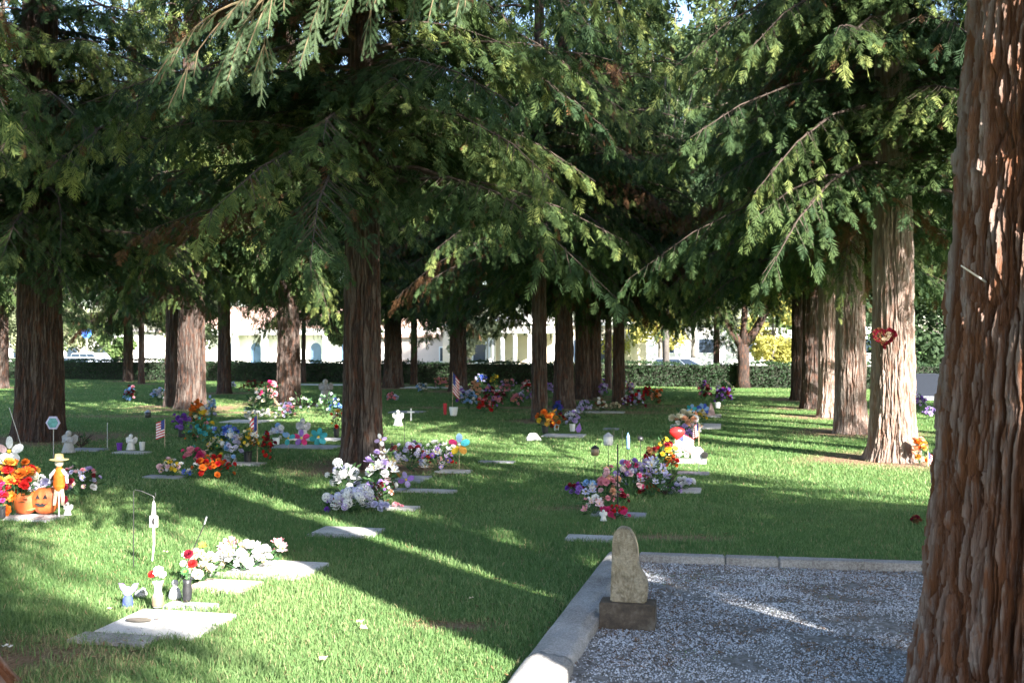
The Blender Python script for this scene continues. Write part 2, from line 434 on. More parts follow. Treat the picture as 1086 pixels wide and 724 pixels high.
def frond_templates(rs, k=7, pairs=7):
    out = []
    for _ in range(k):
        V = []
        def blade(p, d, l, wd, up):
            d = d / np.linalg.norm(d); s = np.cross(d, up); s /= np.linalg.norm(s) + 1e-9
            V.extend([p, p + d * l * .45 + s * wd / 2, p + d * l, p + d * l * .45 - s * wd / 2])
        curl = rs.uniform(.15, .5)
        for i in range(pairs):
            t = (i + .4) / pairs
            p = np.array((t * .95, 0, -curl * t * t * .6))
            for sgn in (-1, 1):
                a = R(rs.uniform(32, 55)); l = (.42 * (1 - t) ** .7 + .16) * rs.uniform(.75, 1.2)
                d = np.array((math.cos(a), sgn * math.sin(a), -.25 * rs.rand() - curl * t * .5))
                up = np.array((rs.uniform(-.5, .5), rs.uniform(-.5, .5), 1.0))
                blade(p, d, l, rs.uniform(.055, .095), up)
        blade(np.array((.0, 0, 0)), np.array((1, 0, -curl * .4)), .75, .06, np.array((0, .2, 1.)))
        blade(np.array((.6, 0, -curl * .2)), np.array((1, 0, -curl)), .5, .11, np.array((0, .2, 1.)))
        out.append(np.array(V))
    return out

def place_fronds(P, D, U, S, T, rs, temps):
    """P positions, D directions, U approx normals, S size, T tint"""
    D = D / (np.linalg.norm(D, axis=1)[:, None] + 1e-9)
    Sd = np.cross(U, D); Sd /= np.linalg.norm(Sd, axis=1)[:, None] + 1e-9
    Up = np.cross(D, Sd)
    which = rs.randint(0, len(temps), len(P))
    Vs = []; Ts = []
    for k, t in enumerate(temps):
        m = which == k
        if not m.any(): continue
        q = (t[None, :, 0:1] * D[m][:, None, :] + t[None, :, 1:2] * Sd[m][:, None, :] + t[None, :, 2:3] * Up[m][:, None, :]) * S[m][:, None, None] + P[m][:, None, :]
        Vs.append(q.reshape(-1, 3))
        nb = t.shape[0] // 4
        tt = T[m][:, None] + rs.uniform(-.06, .06, (m.sum(), nb))
        tt = np.where(T[m][:, None] < .05, T[m][:, None], np.clip(tt, .07, 1))
        Ts.append(np.repeat(tt, 4, axis=1).ravel())
    V = np.concatenate(Vs); F = np.arange(len(V)).reshape(-1, 4)
    return V, F, np.concatenate(Ts)

def gen_crown(seed, zb=4.0, H=19.0, Lmax=3.3, fine_to=8.5, step=.13, fsp=.082, nlimb=1.3):
    rs = np.random.RandomState(seed)
    temps = frond_templates(rs)
    wood = MB(); P = []; D = []; U = []; S = []; T = []
    z = zb; az = rs.rand() * 6.28
    while z < H - .5:
        f = (z - zb) / (H - zb)
        fine = z < fine_to
        L = Lmax * (1 - f) ** .93 * rs.uniform(.65, 1.12) + .3
        d = np.array((math.cos(az), math.sin(az), 0.))
        rise = rs.uniform(.05, .35) * (1 if f < .5 else 1.6); droop = rs.uniform(.25, .62)
        bend = rs.uniform(-.25, .25)
        side = np.array((-d[1], d[0], 0.))
        def pt(s): return d * L * s + side * bend * L * s * s + np.array((0, 0, z + L * (rise * s - droop * s * s)))
        if fine or rs.rand() < .5:
            wood.tube([pt(s) for s in (0, .25, .5, .75, 1)], [.038 * L / 3 + .008, .028 * L / 3 + .005, .016, .009, .003], k=5, caps=False)
        limb_t = rs.uniform(.25, .75) + .15 * f
        dead = rs.rand() < .03
        nb = max(3, int(L / (step if fine else step * 2.6)))
        for b in range(nb):
            s = .07 + .93 * (b + rs.rand()) / nb
            if s > 1: continue
            p0 = pt(s); tan = pt(min(1, s + .05)) - pt(s - .05); tan /= np.linalg.norm(tan)
            for sg in ((-1, 1) if rs.rand() < .6 else (rs.choice([-1, 1]),)):
                bl = (.30 + .85 * (1 - s)) * rs.uniform(.6, 1.15) * min(1.2, L / 2.6)
                if s > .93: a = sg * R(rs.uniform(0, 25))
                else: a = sg * R(rs.uniform(40, 75))
                bd = rotz(tan, a); bd[2] = tan[2] - rs.uniform(.0, .35)
                bd /= np.linalg.norm(bd)
                sp = fsp if fine else fsp * 3.4
                n = max(2, int(bl / sp)); tt = (np.arange(n) + rs.rand(n)) / n
                q = p0 + bd * (tt * bl)[:, None]; q[:, 2] -= .35 * bl * tt * tt
                fs = rs.choice([-1, 1], n); fa = fs * np.radians(rs.uniform(15, 60, n))
                fd = np.stack([bd[0] * np.cos(fa) - bd[1] * np.sin(fa), bd[0] * np.sin(fa) + bd[1] * np.cos(fa), bd[2] - rs.uniform(.1, .9, n)], 1)
                up = np.stack([rs.uniform(-.45, .45, n), rs.uniform(-.45, .45, n), np.ones(n)], 1)
                size = (.12 + .15 * rs.rand(n) ** 1.5) * (1 if fine else 2.3)
                P.append(q); D.append(fd); U.append(up); S.append(size)
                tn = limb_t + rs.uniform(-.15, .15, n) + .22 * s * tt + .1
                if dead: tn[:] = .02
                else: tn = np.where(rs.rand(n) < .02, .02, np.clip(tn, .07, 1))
                T.append(tn)
                if fine and bl > .4: wood.tube([p0, p0 + bd * bl * .6 - np.array((0, 0, .12 * bl))], [.008, .003], k=3, caps=False)
        az += 2.4 + rs.uniform(-.5, .5)
        z += rs.uniform(.05, .13) * (1 if fine else 1.7) / nlimb
    V, F, TT = place_fronds(np.concatenate(P), np.concatenate(D), np.concatenate(U), np.concatenate(S), np.concatenate(T), rs, temps)
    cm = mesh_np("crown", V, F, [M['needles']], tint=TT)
    return cm, wood.mesh("limbs", M['limb'])

CROWNS = [gen_crown(11, Lmax=3.7), gen_crown(23, Lmax=4.0), gen_crown(37, Lmax=3.5), gen_crown(51, Lmax=3.8)]
zs_far = np.concatenate([np.linspace(0, .5, 8), np.linspace(.6, 5, 40), np.linspace(5.6, 18.5, 12)])
zs_mid = np.concatenate([np.linspace(0, .5, 14), np.linspace(.54, 5, 100), np.linspace(5.5, 18.5, 14)])
ntree = 0
def redwood(x, y, r, label, zb=3.7, var=None, rot=None, sxy=1.0, amp=None, detail=1, flare=.22, lean=(0, 0), sz=1.0, bark='bark', group="redwoods standing in the cemetery lawn", cat="tree", crown=True):
    global ntree
    ntree += 1; sd = 100 + ntree * 13
    t = thing("redwood_tree", label, cat, (x, y, 0), 0, group)
    zs = zs_mid if detail else zs_far
    nth = 220 if detail else 90
    me = trunk_mesh("trunk", r, 19.0, sd, nth, zs, amp or (.028 + .035 * r), M[bark], flare, lean)
    obj("trunk", me, t)
    TREES.append((x, y, r))
    if crown:
        rs = random.Random(sd)
        v = var if var is not None else rs.randrange(4)
        a = rot if rot is not None else rs.uniform(0, 6.28)
        cm, wm = CROWNS[v]
        obj("crown", cm, t, (lean[0] * zb, lean[1] * zb, zb - 4.0), (0, 0, a), (sxy, sxy, sz))
        obj("limbs", wm, t, (lean[0] * zb, lean[1] * zb, zb - 4.0), (0, 0, a), (sxy, sxy, sz))
    return t
def rw(px, py, r, label, **k):
    x, y = G(px, py); return redwood(x, y, r, label, **k)

# right row, from the camera away
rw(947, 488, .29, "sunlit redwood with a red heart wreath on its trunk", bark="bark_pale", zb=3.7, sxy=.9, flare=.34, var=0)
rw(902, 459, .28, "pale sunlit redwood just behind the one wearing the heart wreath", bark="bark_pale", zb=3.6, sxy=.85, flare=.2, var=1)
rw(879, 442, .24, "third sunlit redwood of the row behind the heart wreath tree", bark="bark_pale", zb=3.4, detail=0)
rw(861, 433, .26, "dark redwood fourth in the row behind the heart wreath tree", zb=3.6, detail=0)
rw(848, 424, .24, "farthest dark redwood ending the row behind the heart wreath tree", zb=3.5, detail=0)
# left
rw(42, 466, .40, "thick redwood at the left edge with a hexagonal sign before it", zb=3.05, flare=.22, var=2)
rw(203, 433, .36, "sunlit redwood with ridged bark behind the big heap of bright flowers", zb=4.0, var=3, flare=.2)
rw(183, 431, .19, "thin dark redwood stem grown against the trunk behind the flower heap", zb=4.2, detail=0, var=1, sxy=.7)
rw(238, 417, .22, "slender redwood right of the flower heap with white wall behind", zb=3.4, detail=0)
rw(306, 429, .32, "redwood with two round sun spots on its brown trunk", zb=3.6, detail=0, var=1)
rw(384, 495, .255, "dark redwood in the middle left with lilac flowers at its foot", zb=3.5, var=0, rot=2.0, flare=.38)
rw(136, 404, .22, "small dark redwood standing near the hedge on the left", zb=2.7, detail=0, var=2)
rw(2, 411, .26, "distant redwood at the left picture edge beyond the thick trunk", zb=3.3, detail=0)
rw(417, 411, .36, "broad dark redwood near the hedge right of the middle trunk", zb=3.1, detail=0, var=3)
rw(439, 408, .14, "thin black redwood stem beside the broad dark one near the hedge", zb=2.9, detail=0, sxy=.7)
rw(486, 415, .31, "redwood with a sunlit foot amid the distant flowers, left of the columns", zb=3.1, detail=0, var=1)
rw(572, 446, .17, "slim grey redwood behind the orange and yellow bouquet", zb=3.3, detail=0, var=2, sxy=.8)
rw(598, 432, .26, "redwood with a patch of sun halfway up, second in the middle group", zb=3.2, detail=0, var=0)
rw(618, 423, .24, "dark left trunk of the close pair in the middle group", zb=3.1, detail=0, sxy=.9)
rw(630, 421, .24, "dark right trunk of the close pair in the middle group", zb=3.1, detail=0)
rw(656, 429, .17, "slim black redwood at the right end of the middle group", zb=3.5, detail=0, var=3)
rw(645, 412, .13, "pale sunlit slender trunk seen through the middle group", zb=3.1, detail=0, sxy=.7)
rw(760, 409, .13, "thin dark tree left of the forked oak", zb=3.2, detail=0, sxy=.8)
rw(150, 407, .13, "thin stem right of the small dark redwood near the hedge", zb=3.0, detail=0, sxy=.6)
rw(322, 406, .10, "thin sapling against the white building", zb=2.8, detail=0, sxy=.6)

# the big trunk at the right, very near
NX, NY = 2.20, 4.35
near = thing("redwood_tree", "huge near redwood at the right edge with furrowed orange brown bark", "tree", (NX, NY, 0), 0, "redwoods standing in the cemetery lawn")
zsn = np.concatenate([np.linspace(0, 3.7, 640), np.linspace(3.8, 18.5, 60)])
obj("trunk", trunk_mesh("trunk", .42, 24.0, 77, 760, zsn, .082, M['bark_near'], .13, (.045, 0), 1.6, per=72), near)
TREES.append((NX, NY, .45))
def crown_for(t, v, zb, a, s=1.0):
    cm, wm = CROWNS[v]
    obj("crown", cm, t, (0, 0, zb - 4.0), (0, 0, a), s); obj("limbs", wm, t, (0, 0, zb - 4.0), (0, 0, a), s)
crown_for(near, 1, 6.4, .6)
stub = MB().tube([(-.22, -.10, 1.862), (-.30, -.18, 1.885), (-.40, -.25, 1.925)], [.0045, .004, .003], k=6)
stub.build("broken_twig", plain('bleached_twig', (.62, .57, .50), .8, .1), near)

# near tree at the left edge: only its foot shows
lt = thing("redwood_tree", "near redwood whose pale foot just enters the lower left corner", "tree", (-3.04, 4.7, 0), 0, "redwoods standing in the cemetery lawn")
obj("trunk", trunk_mesh("trunk", .42, 24.0, 78, 260, zs_mid, .05, M['bark_near'], .42, (-.03, 0), 1.4), lt)
crown_for(lt, 2, 6.2, 1.9); TREES.append((-3.04, 4.7, .22))
# unseen redwoods, placed and shaped for the shade they cast; some added only for it
for (x, y, r, zb, v, sx, lab) in [(3.43, 1.18, .56, 12.0, 0, .5, "redwood just right of the camera, its shadow crossing the near lawn"),
                          (6.15, 1.58, .28, 2.7, 2, .43, "unseen redwood right of the camera, shaped to shade the gravel plot"),
                          (8.7, 1.2, .30, 3.8, 3, .72, "unseen redwood added at the right to shade the lawn behind the gravel plot"),
                          (18.0, 1.0, .34, 4.2, 1, .8, "redwood far out right beyond the others"),
                          (15.5, 20.5, .30, 4.2, 0, .8, "redwood far right beyond the heart wreath row"),
                          (8.1, -1.7, .30, 5.0, 0, .42, "unseen redwood added far right of the camera to deepen the gravel shade"),
                          (3.9, -4.6, .28, 6.0, 3, .38, "unseen redwood added behind the camera to dapple the left lawn"),
                          (12.0, 7.1, .32, 10.5, 1, .9, "unseen tall redwood, bare stemmed to shade only the crowns of the heart wreath row"),
                          (13.2, 11.6, .32, 10.5, 2, .9, "second unseen tall redwood, bare stemmed to shade only the crowns of the heart wreath row"),
                          (-7.6, 9.5, .36, 3.9, 0, .9, "redwood outside the left edge near the pumpkins"),
                          ]:
    redwood(x, y, r, lab, zb=zb, var=v, detail=0, sxy=sx)

# low branch of the near redwood hanging into the top of the view
def fresh_sprays():
    rs = np.random.RandomState(5)
    wood = MB(); V = []; T = []
    def needle_twig(p, d, l, up, tint):
        d = d / np.linalg.norm(d); s = np.cross(d, up); s /= np.linalg.norm(s) + 1e-9
        n = int(l / .0045); q = p.copy(); dd = d.copy()
        for i in range(n):
            q = q + dd * .0045; dd = dd + np.array((0, 0, -.012)); dd /= np.linalg.norm(dd)
            f = min(1, (1 - i / n) * 2.2 + .25) * min(1, i / n * 4 + .4)
            nl = .014 * f
            for sg in (-1, 1):
                a = dd * .62 + s * sg * .8 + np.array((0, 0, rs.uniform(-.2, .1)))
                V.extend([q - dd * .0016, q + dd * .0016, q + a * nl]); T.extend([tint + rs.uniform(-.1, .1)] * 3)
    def spray(p, d, l, tint):
        l = l * 1.15
        up = np.array((rs.uniform(-.6, .6), rs.uniform(-1, -.2), rs.uniform(.1, .9)))
        s = np.cross(d, up); s /= np.linalg.norm(s)
        pts = [p.copy()]; q = p.copy(); dd = d / np.linalg.norm(d); n = max(3, int(l / .034))
        needle_twig(p, dd, l, up, tint)
        for i in range(n):
            q = q + dd * l / n; dd = dd + np.array((0, 0, -.04)); dd /= np.linalg.norm(dd); pts.append(q.copy())
            for sg in (-1, 1):
                ll = min(.085, l * (.55 - .38 * i / n)) * rs.uniform(.5, 1.1)
                needle_twig(q, dd * .8 + s * sg * .55 + rs.normal(0, .12, 3), ll, up, tint + rs.uniform(-.1, .15))
        wood.tube(pts, [.003] * n + [.001], k=4, caps=False)
    start = np.array((0.0, 0.05, 3.95)); end = np.array((-3.55, .75, 3.32))
    def lp(t): return start + (end - start) * t + np.array((0, 0, .35 * math.sin(math.pi * t)))
    wood.tube([lp(t) for t in np.linspace(0, 1, 14)], list(np.linspace(.04, .008, 14)), k=7)
    for k in range(40):
        t = rs.uniform(.34, 1.0)
        p = lp(t); sg = rs.choice([-1, 1])
        d = np.array((-.55 + rs.uniform(-.3, .3), sg * rs.uniform(.3, .8), -.35 - rs.rand() * .5)); d /= np.linalg.norm(d)
        L = rs.uniform(.28, .62); pts = [p]; q = p.copy(); dd = d.copy(); n = 6
        tint = rs.uniform(.2, .9)
        for i in range(n):
            q = q + dd * L / n; dd = dd + np.array((0, 0, -.13)); dd /= np.linalg.norm(dd); pts.append(q.copy())
            if i >= 1:
                for s2 in (-1, 1):
                    e = rotz(dd, s2 * R(rs.uniform(25, 55)));
                    if rs.rand() < .6: spray(q, e + np.array((0, 0, -.2)), rs.uniform(.10, .2), tint)
        spray(q, dd, .2, tint + .1)
        wood.tube(pts, [.006, .005, .004, .004, .003, .002, .002], k=4, caps=False)
    V = np.array(V)
    b = wood.build("low_branch", M['twig'], near)
    o = obj("needle_sprays", mesh_np("needle_sprays", V, np.arange(len(V)).reshape(-1, 3), [M['fresh']], tint=np.clip(T, 0, 1)), b)
fresh_sprays()

# ------------------------------------------------------------------ broadleaf trees, hedge, shrubs
def leaf_cloud(rs, centres, n, size, jitter=1.0, shell=.55):
    """leaf quads scattered through ellipsoid clumps: centres = (x,y,z,rx,ry,rz)"""
    C = np.array(centres); wts = C[:, 3] * C[:, 4] * C[:, 5]; wts = wts / wts.sum()
    idx = rs.choice(len(C), n, p=wts)
    d = rs.normal(size=(n, 3)); d /= np.linalg.norm(d, axis=1)[:, None]
    rad = shell + (1 - shell) * rs.rand(n) ** .6
    lump = 1 + .22 * vn(d[:, 0] * 3 + idx, d[:, 2] * 3, 8) + .15 * vn(d[:, 1] * 6 + idx, d[:, 2] * 6, 9)
    P = C[idx, :3] + d * (rad * lump)[:, None] * C[idx, 3:]
    a = rs.normal(size=(n, 3)); a /= np.linalg.norm(a, axis=1)[:, None]
    b = np.cross(a, rs.normal(size=(n, 3))); b /= np.linalg.norm(b, axis=1)[:, None]
    s = (size * rs.uniform(.6, 1.3, n))[:, None]
    V = np.stack([P - a * s, P + b * s * .5, P + a * s, P - b * s * .5], 1).reshape(-1, 3)
    t = np.clip(rs.uniform(.1, .8) * 0 + .45 + .35 * vn(idx * 1.7, idx * .3, 4) + rs.uniform(-.25, .25, n), 0, 1)
    return V, np.arange(4 * n).reshape(-1, 4), np.repeat(t, 4)
def broadleaf(x, y, h, rad, cb, mat, label, seed, n=9000, size=.11, trunk_r=.16, fork=None, group=None, name="broadleaf_tree", barkm="bark_grey"):
    z0 = float(ground_z(np.array(x), np.array(y)))
    t = thing(name, label, "tree", (x, y, z0), 0, group)
    rs = np.random.RandomState(seed)
    k = 16; cs = []
    for i in range(k):
        a = rs.rand() * 6.28; f = rs.rand() ** .5; zz = cb + (h - cb) * rs.uniform(.12, .88)
        env = math.sqrt(max(.05, 1 - ((zz - cb) / (h - cb) * 2 - 1) ** 2))
        q = rad * rs.uniform(.25, .42)
        cs.append((math.cos(a) * f * rad * .75 * env, math.sin(a) * f * rad * .75 * env, zz, q, q, q * .75))
    V, F, T = leaf_cloud(rs, cs, n, size, shell=.3)
    obj("crown", mesh_np("crown", V, F, [mat], tint=T), t)
    mb = MB()
    if fork:
        mb.tube([(0, 0, -.05), (0, 0, .3), (.02, 0, fork * .6), (0, 0, fork)], [trunk_r * 1.4, trunk_r * 1.05, trunk_r * .95, trunk_r], k=12)
        for (dx, dz, rr) in ((-1.3, 1.6, .55), (.15, 2.2, .5), (1.3, 1.7, .6)):
            mb.tube([(0, 0, fork - .1), (dx * .4, 0, fork + dz * .35), (dx * .75, .2, fork + dz * .8), (dx * 1.3, .3, fork + dz * 1.7)], [trunk_r * .8, trunk_r * rr * 1.1, trunk_r * rr, .04], k=9)
    else:
        mb.tube([(0, 0, -.05), (.02, 0, h * .2), (-.03, 0, h * .45), (0, 0, h * .75)], [trunk_r * 1.25, trunk_r, trunk_r * .7, .03], k=10)
        for c in cs[:9]:
            mb.tube([(0, 0, max(cb * .8, c[2] * .55)), (c[0] * .5, c[1] * .5, c[2] * .8), c[:3]], [trunk_r * .45, trunk_r * .3, .02], k=5)
    mb.build("trunk", M[barkm], t, smooth=True)
    return t
ox, oy = G(788, 411)
broadleaf(ox, oy, 9.0, 4.4, 3.3, M['leaf_dark'], "forked dark oak by the hedge at the right of the lawn", 3, n=16000, size=.10, trunk_r=.24, fork=1.7, name="oak_tree", barkm="bark")
def off(px, o):
    """point beyond the hedge by o metres, seen in column px"""
    k = (px - CX) / FPX
    # hdist(k*d, d) = o
    d = (o + hA[0] * hn[0] + hA[1] * hn[1]) / (k * hn[0] + hn[1])
    return k * d, d
bgs = [(706, 14, 25, 6, 6.5, 'leaf_dark', "tall dark tree standing between the hedge and the parked car"), (735, 58, 32, 9, 6, 'leaf_dark', "very tall dark tree beyond the forked oak"), (668, 52, 32, 9, 6, 'leaf_dark', "tall dark tree rising behind the parked car"), (640, 60, 30, 8, 6, 'leaf_dark', "tall dark tree rising behind the middle group of trunks"), (60, 58, 30, 8, 6, 'leaf_green', "tall green tree rising over the far left vehicles"), (250, 56, 32, 9, 6, 'leaf_dark', "tall dark tree rising over the arched building"), (420, 54, 32, 9, 6, 'leaf_dark', "tall dark tree rising over the pinkish building"),
       (700, 30, 8, 3.6, 1.6, 'leaf_yellow', "yellow leaved street tree left of the parked car"), (820, 30, 6.0, 2.5, .6, 'leaf_yellow', "bright yellow tree right of the forked oak"),
       (668, 34, 9, 3.5, 1.4, 'leaf_yellow', "yellow green tree behind the middle group of trunks"),
       (735, 36, 12, 5, 1.0, 'leaf_pale', "pale leafy tree behind the parked car"), (20, 34, 9, 4.5, 1.2, 'leaf_pale', "pale tree above the hedge at the far left"), (84, 32, 7, 3.5, 1.6, 'leaf_pale', "pale golden tree above the hedge near the parked vehicles"),
       (125, 30, 5, 1.9, .5, 'leaf_green', "small green tree beyond the hedge by the vehicles"),
       (205, 6.0, 6.0, 2.4, 2.2, 'leaf_pale', "pale young tree in front of the white building"), (372, 12, 6, 2.2, 2.4, 'leaf_green', "green young tree at the right end of the arched wall"),
       (497, 27, 5.5, 2.2, 1.2, 'leaf_pale', "pale tree left of the round portico"),
       (850, 42, 14, 6, 3, 'leaf_green', "tall green tree behind the yellow one"), (960, 4, 9, 4.5, .4, 'leaf_dark', "dark green tree seen between the right trunks"), (1010, 6, 9, 4.5, .3, 'leaf_dark', "dark tree behind the blue grey monument"), (1060, 34, 14, 7, 2, 'leaf_green', "tall green tree hidden behind the huge trunk")]
for i, (px, o_, h, r, cb, mt, lab) in enumerate(bgs):
    x, y = off(px, o_); broadleaf(x, y, h, r, cb, M[mt], lab, 40 + i, n=6500 if h < 9 else (9000 if h < 20 else 26000), size=.15 if h < 20 else .17)
for i, (px, o_, h) in enumerate([(-80, 60, 22), (30, 70, 24), (120, 62, 20), (215, 75, 25), (300, 66, 22), (390, 74, 26), (470, 66, 22), (560, 80, 26), (640, 66, 23), (720, 74, 25), (800, 62, 21), (890, 70, 24), (990, 60, 22), (1090, 70, 26), (1180, 60, 22)]):
    x, y = off(px, o_)
    lab = ["dark", "broad", "tall", "dense", "rounded"][i % 5] + " background tree rising beyond the road, number of the line above " + ["the left edge", "the thick left trunk", "the small redwood", "the twin trunk", "the sun spotted trunk", "the middle dark trunk", "the lit foot trunk", "the slim grey trunk", "the middle group", "the parked car", "the forked oak", "the right row", "the heart wreath", "the huge trunk", "the right edge"][i]
    lab = lab.replace(", number of the line", "")
    broadleaf(x, y, h + 13, 10, 4.5, M['leaf_green'], lab, 80 + i, n=26000, size=.32, trunk_r=.35, group="tall trees beyond the road")

# hedge
def hedge(s0, s1, label):
    rs = np.random.RandomState(int(s0) + 99)
    c = hA + hd * (s0 + s1) / 2 + hn * .45
    t = thing("hedge", label, "hedge", (c[0], c[1], 0), math.atan2(hd[1], hd[0]), "clipped hedge sections along the lawn edge")
    L = s1 - s0; n = int(L * 900)
    u = rs.uniform(-L / 2, L / 2, n); face = rs.rand(n)
    yy = np.where(face < .5, -.45, np.where(face < .8, rs.uniform(-.45, .45, n), .45)); zz = np.where((face >= .5) & (face < .8), .93, rs.uniform(.02, .93, n))
    w_ = .10 * fbm(u * .8, zz * 2, 3) ; yy = yy * (1 + w_) + rs.normal(0, .035, n); zz = zz * (1 + .09 * vn(u * .9, u * 0, 8) + .06 * vn(u * 3, u * 0, 18)) + rs.normal(0, .03, n) + (zz > .85) * (rs.rand(n) < .05) * rs.uniform(0, .16, n)
    P = np.stack([u, yy, zz], 1)
    a = rs.normal(size=(n, 3)); a /= np.linalg.norm(a, axis=1)[:, None]
    b = np.cross(a, rs.normal(size=(n, 3))); b /= np.linalg.norm(b, axis=1)[:, None]
    s = rs.uniform(.025, .055, n)[:, None]
    V = np.stack([P - a * s, P + b * s * .6, P + a * s, P - b * s * .6], 1).reshape(-1, 3)
    T = np.clip(.45 + .4 * fbm(u * .5, zz, 6) + rs.uniform(-.3, .3, n), 0, 1)
    obj("foliage", mesh_np("foliage", V, np.arange(4 * n).reshape(-1, 4), [M['hedge']], tint=np.repeat(T, 4)), t)
    mb = MB(); mb.box((0, 0, .43), (L, .74, .86)); mb.build("dark_core", plain_hedge, t)  # solid dark box stands in for the shade inside the hedge
plain_hedge = plain("hedge_core_shade", (.02, .024, .014), .95, .4, 14, 0, .03)
hedge(-14, 14.2, "left stretch of the clipped hedge, before the parked vehicles and arched wall")
hedge(14.2, 28.0, "middle stretch of the clipped hedge, before the round portico")
hedge(28.0, 56, "right stretch of the clipped hedge, dark behind the forked oak")
for i, (px, py, w_, h_, mt, lab) in enumerate([(80, 401, 1.6, .6, 'leaf_green', "low bright shrub at the hedge foot right of the thick left trunk"), (103, 401, 1.2, .7, 'leaf_green', "small bright bush at the hedge foot left of the small dark redwood"),
        (170, 401, 1.3, .95, 'leaf_green', "bright bush at the hedge left of the twin trunk"), (283, 402, 1.9, 1.0, 'leaf_green', "round light green shrub left of the sun spotted trunk"), (256, 402, 1.2, .95, 'leaf_green', "light green shrub right of the slender redwood"),
        (345, 403, 1.6, .95, 'leaf_green', "mid green shrub right of the sun spotted trunk"), (458, 404, 2.4, .95, 'leaf_green', "sunlit shrub left of the trunk with the lit foot"), (505, 405, 1.0, .9, 'leaf_dark', "dark shrub right of the trunk with the lit foot"), (835, 409, 1.6, .8, 'leaf_dark', "dark shrub at the hedge left of the far right row"), (130, 402, 1.0, .5, 'leaf_dark', "low dark plant behind the small dark redwood")]):
    x, y = G(px, py); t = thing("shrub", lab, "shrub", (x, y + .1, 0))
    rs = np.random.RandomState(300 + i)
    cs = [(rs.uniform(-.3, .3) * w_, rs.uniform(-.15, .15), h_ * rs.uniform(.35, .65), w_ * .25, .3, h_ * .35) for _ in range(7)]
    V, F, T = leaf_cloud(rs, cs, 1700, .055, shell=.5); obj("foliage", mesh_np("foliage", V, F, [M[mt]], tint=T), t)
    mb = MB()
    for c in cs: mb.tube([(0, 0, 0), (c[0] * .6, c[1], c[2] * .6), c[:3]], [.012, .01, .004], k=5)
    mb.build("stems", M['limb'], t)

# ------------------------------------------------------------------ buildings beyond the road
def frame_along(px, o):
    x, y = off(px, o); return x, y, math.atan2(hd[1], hd[0])
def arch_window(mb_f, mb_g, x, z0, w_, h_, y):
    pts = [(x - w_ / 2, z0), (x + w_ / 2, z0)]
    for i in range(9):
        a = math.pi * i / 8; pts.append((x + w_ / 2 * math.cos(a), z0 + h_ - w_ / 2 + w_ / 2 * math.sin(a)))
    mb_f.prism([(x + (px_ - x) * 1.12, z0 - .03 + (pz - z0) * 1.05) for px_, pz in pts], y - .06, y + .0, 0)
    mb_g.prism(pts, y - .075, y - .02, 0)
x, y, a = frame_along(345, 42)
S_ = y / 1086.0
bd = thing("building", "long white stucco building with arched blue windows and terracotta roof", "building", (x, y, -.6), a)
bw = (455 - 145) * S_ * 1.05; x0 = -bw * .60; x1 = bw * .42
mb = MB(); mb.box(((x0 + x1) / 2, 4, 1.75), (x1 - x0, 8, 3.5)); mb.build("wall", M['stucco'], bd)
mb = MB(); mb.prism([(-.9, 3.5), (8.9, 3.5), (8.9, 3.72), (4, 6.2), (-.9, 3.72)], 0, x1 - x0 + 1.4)
rf = mb.build("roof", M['tile'], bd, loc=(x1 + .7, 0, .003), rot=(0, 0, R(90)))
mb = MB()
n_col = 9
for i in range(n_col):
    xx = x0 + (x1 - x0) * (i + .5) / n_col
    o = MB().box((xx, -1.05, 1.65), (.45, .45, 3.3)).box((xx, -1.05, 3.27), (.6, .6, .16)).build("pillar", M['stucco'], bd)
mb = MB().box(((x0 + x1) / 2, -1.05, 3.62), (x1 - x0, .5, .55)); mb.build("arcade_beam", M['stucco'], bd)
for i in range(n_col - 1):
    xx = x0 + (x1 - x0) * (i + 1) / n_col
    f = MB(); g_ = MB(); arch_window(f, g_, xx, .9 if i % 2 else .1, 1.1, 1.9 if i % 2 else 2.5, -.0)
    fo = f.build("window", M['white_paint'], bd); g_.build("pane", M['winblue'] if 'winblue' in M else plain("blue_window_glass", (.10, .16, .26), .15, .2, 1, 0, 0), fo)
# portico building
x, y, a = frame_along(545, 30)
pb = thing("building", "pale building with a round columned portico", "building", (x, y, -.6), a)
mb = MB(); mb.box((.5, 6.2, 1.9), (15, 6, 3.8)); mb.build("wall", M['stucco_tan'], pb)
mb = MB(); mb.lathe([(3.0, 3.2), (3.1, 3.25), (3.1, 3.8), (3.3, 3.9), (3.3, 4.05), (2.0, 4.5), (.1, 4.7)], k=32, c=(0, 3.0, 0)); mb.build("portico_roof", M['stucco'], pb)
for i in range(9):
    th = math.pi * (1.0 + i / 8.0)
    MB().lathe([(.24, 0), (.24, .12), (.17, .16), (.155, 3.0), (.22, 3.1), (.22, 3.2)], k=12, c=(2.75 * math.cos(th), 3 + 2.75 * math.sin(th), 0)).build("column", M['stucco'], pb, smooth=False)
MB().box((.5, 6.2, 3.93), (15.6, 6.6, .25)).build("roof", M['stucco'], pb)
for xx in (-5.6, -3.9, 4.2, 6.0):
    f = MB().box((xx, 3.17, 1.9), (1.2, .06, 1.9)).build("window", M['white_paint'], pb)
    MB().box((xx, 3.145, 1.9), (1.0, .05, 1.7)).build("pane", M['glassdark'], f)
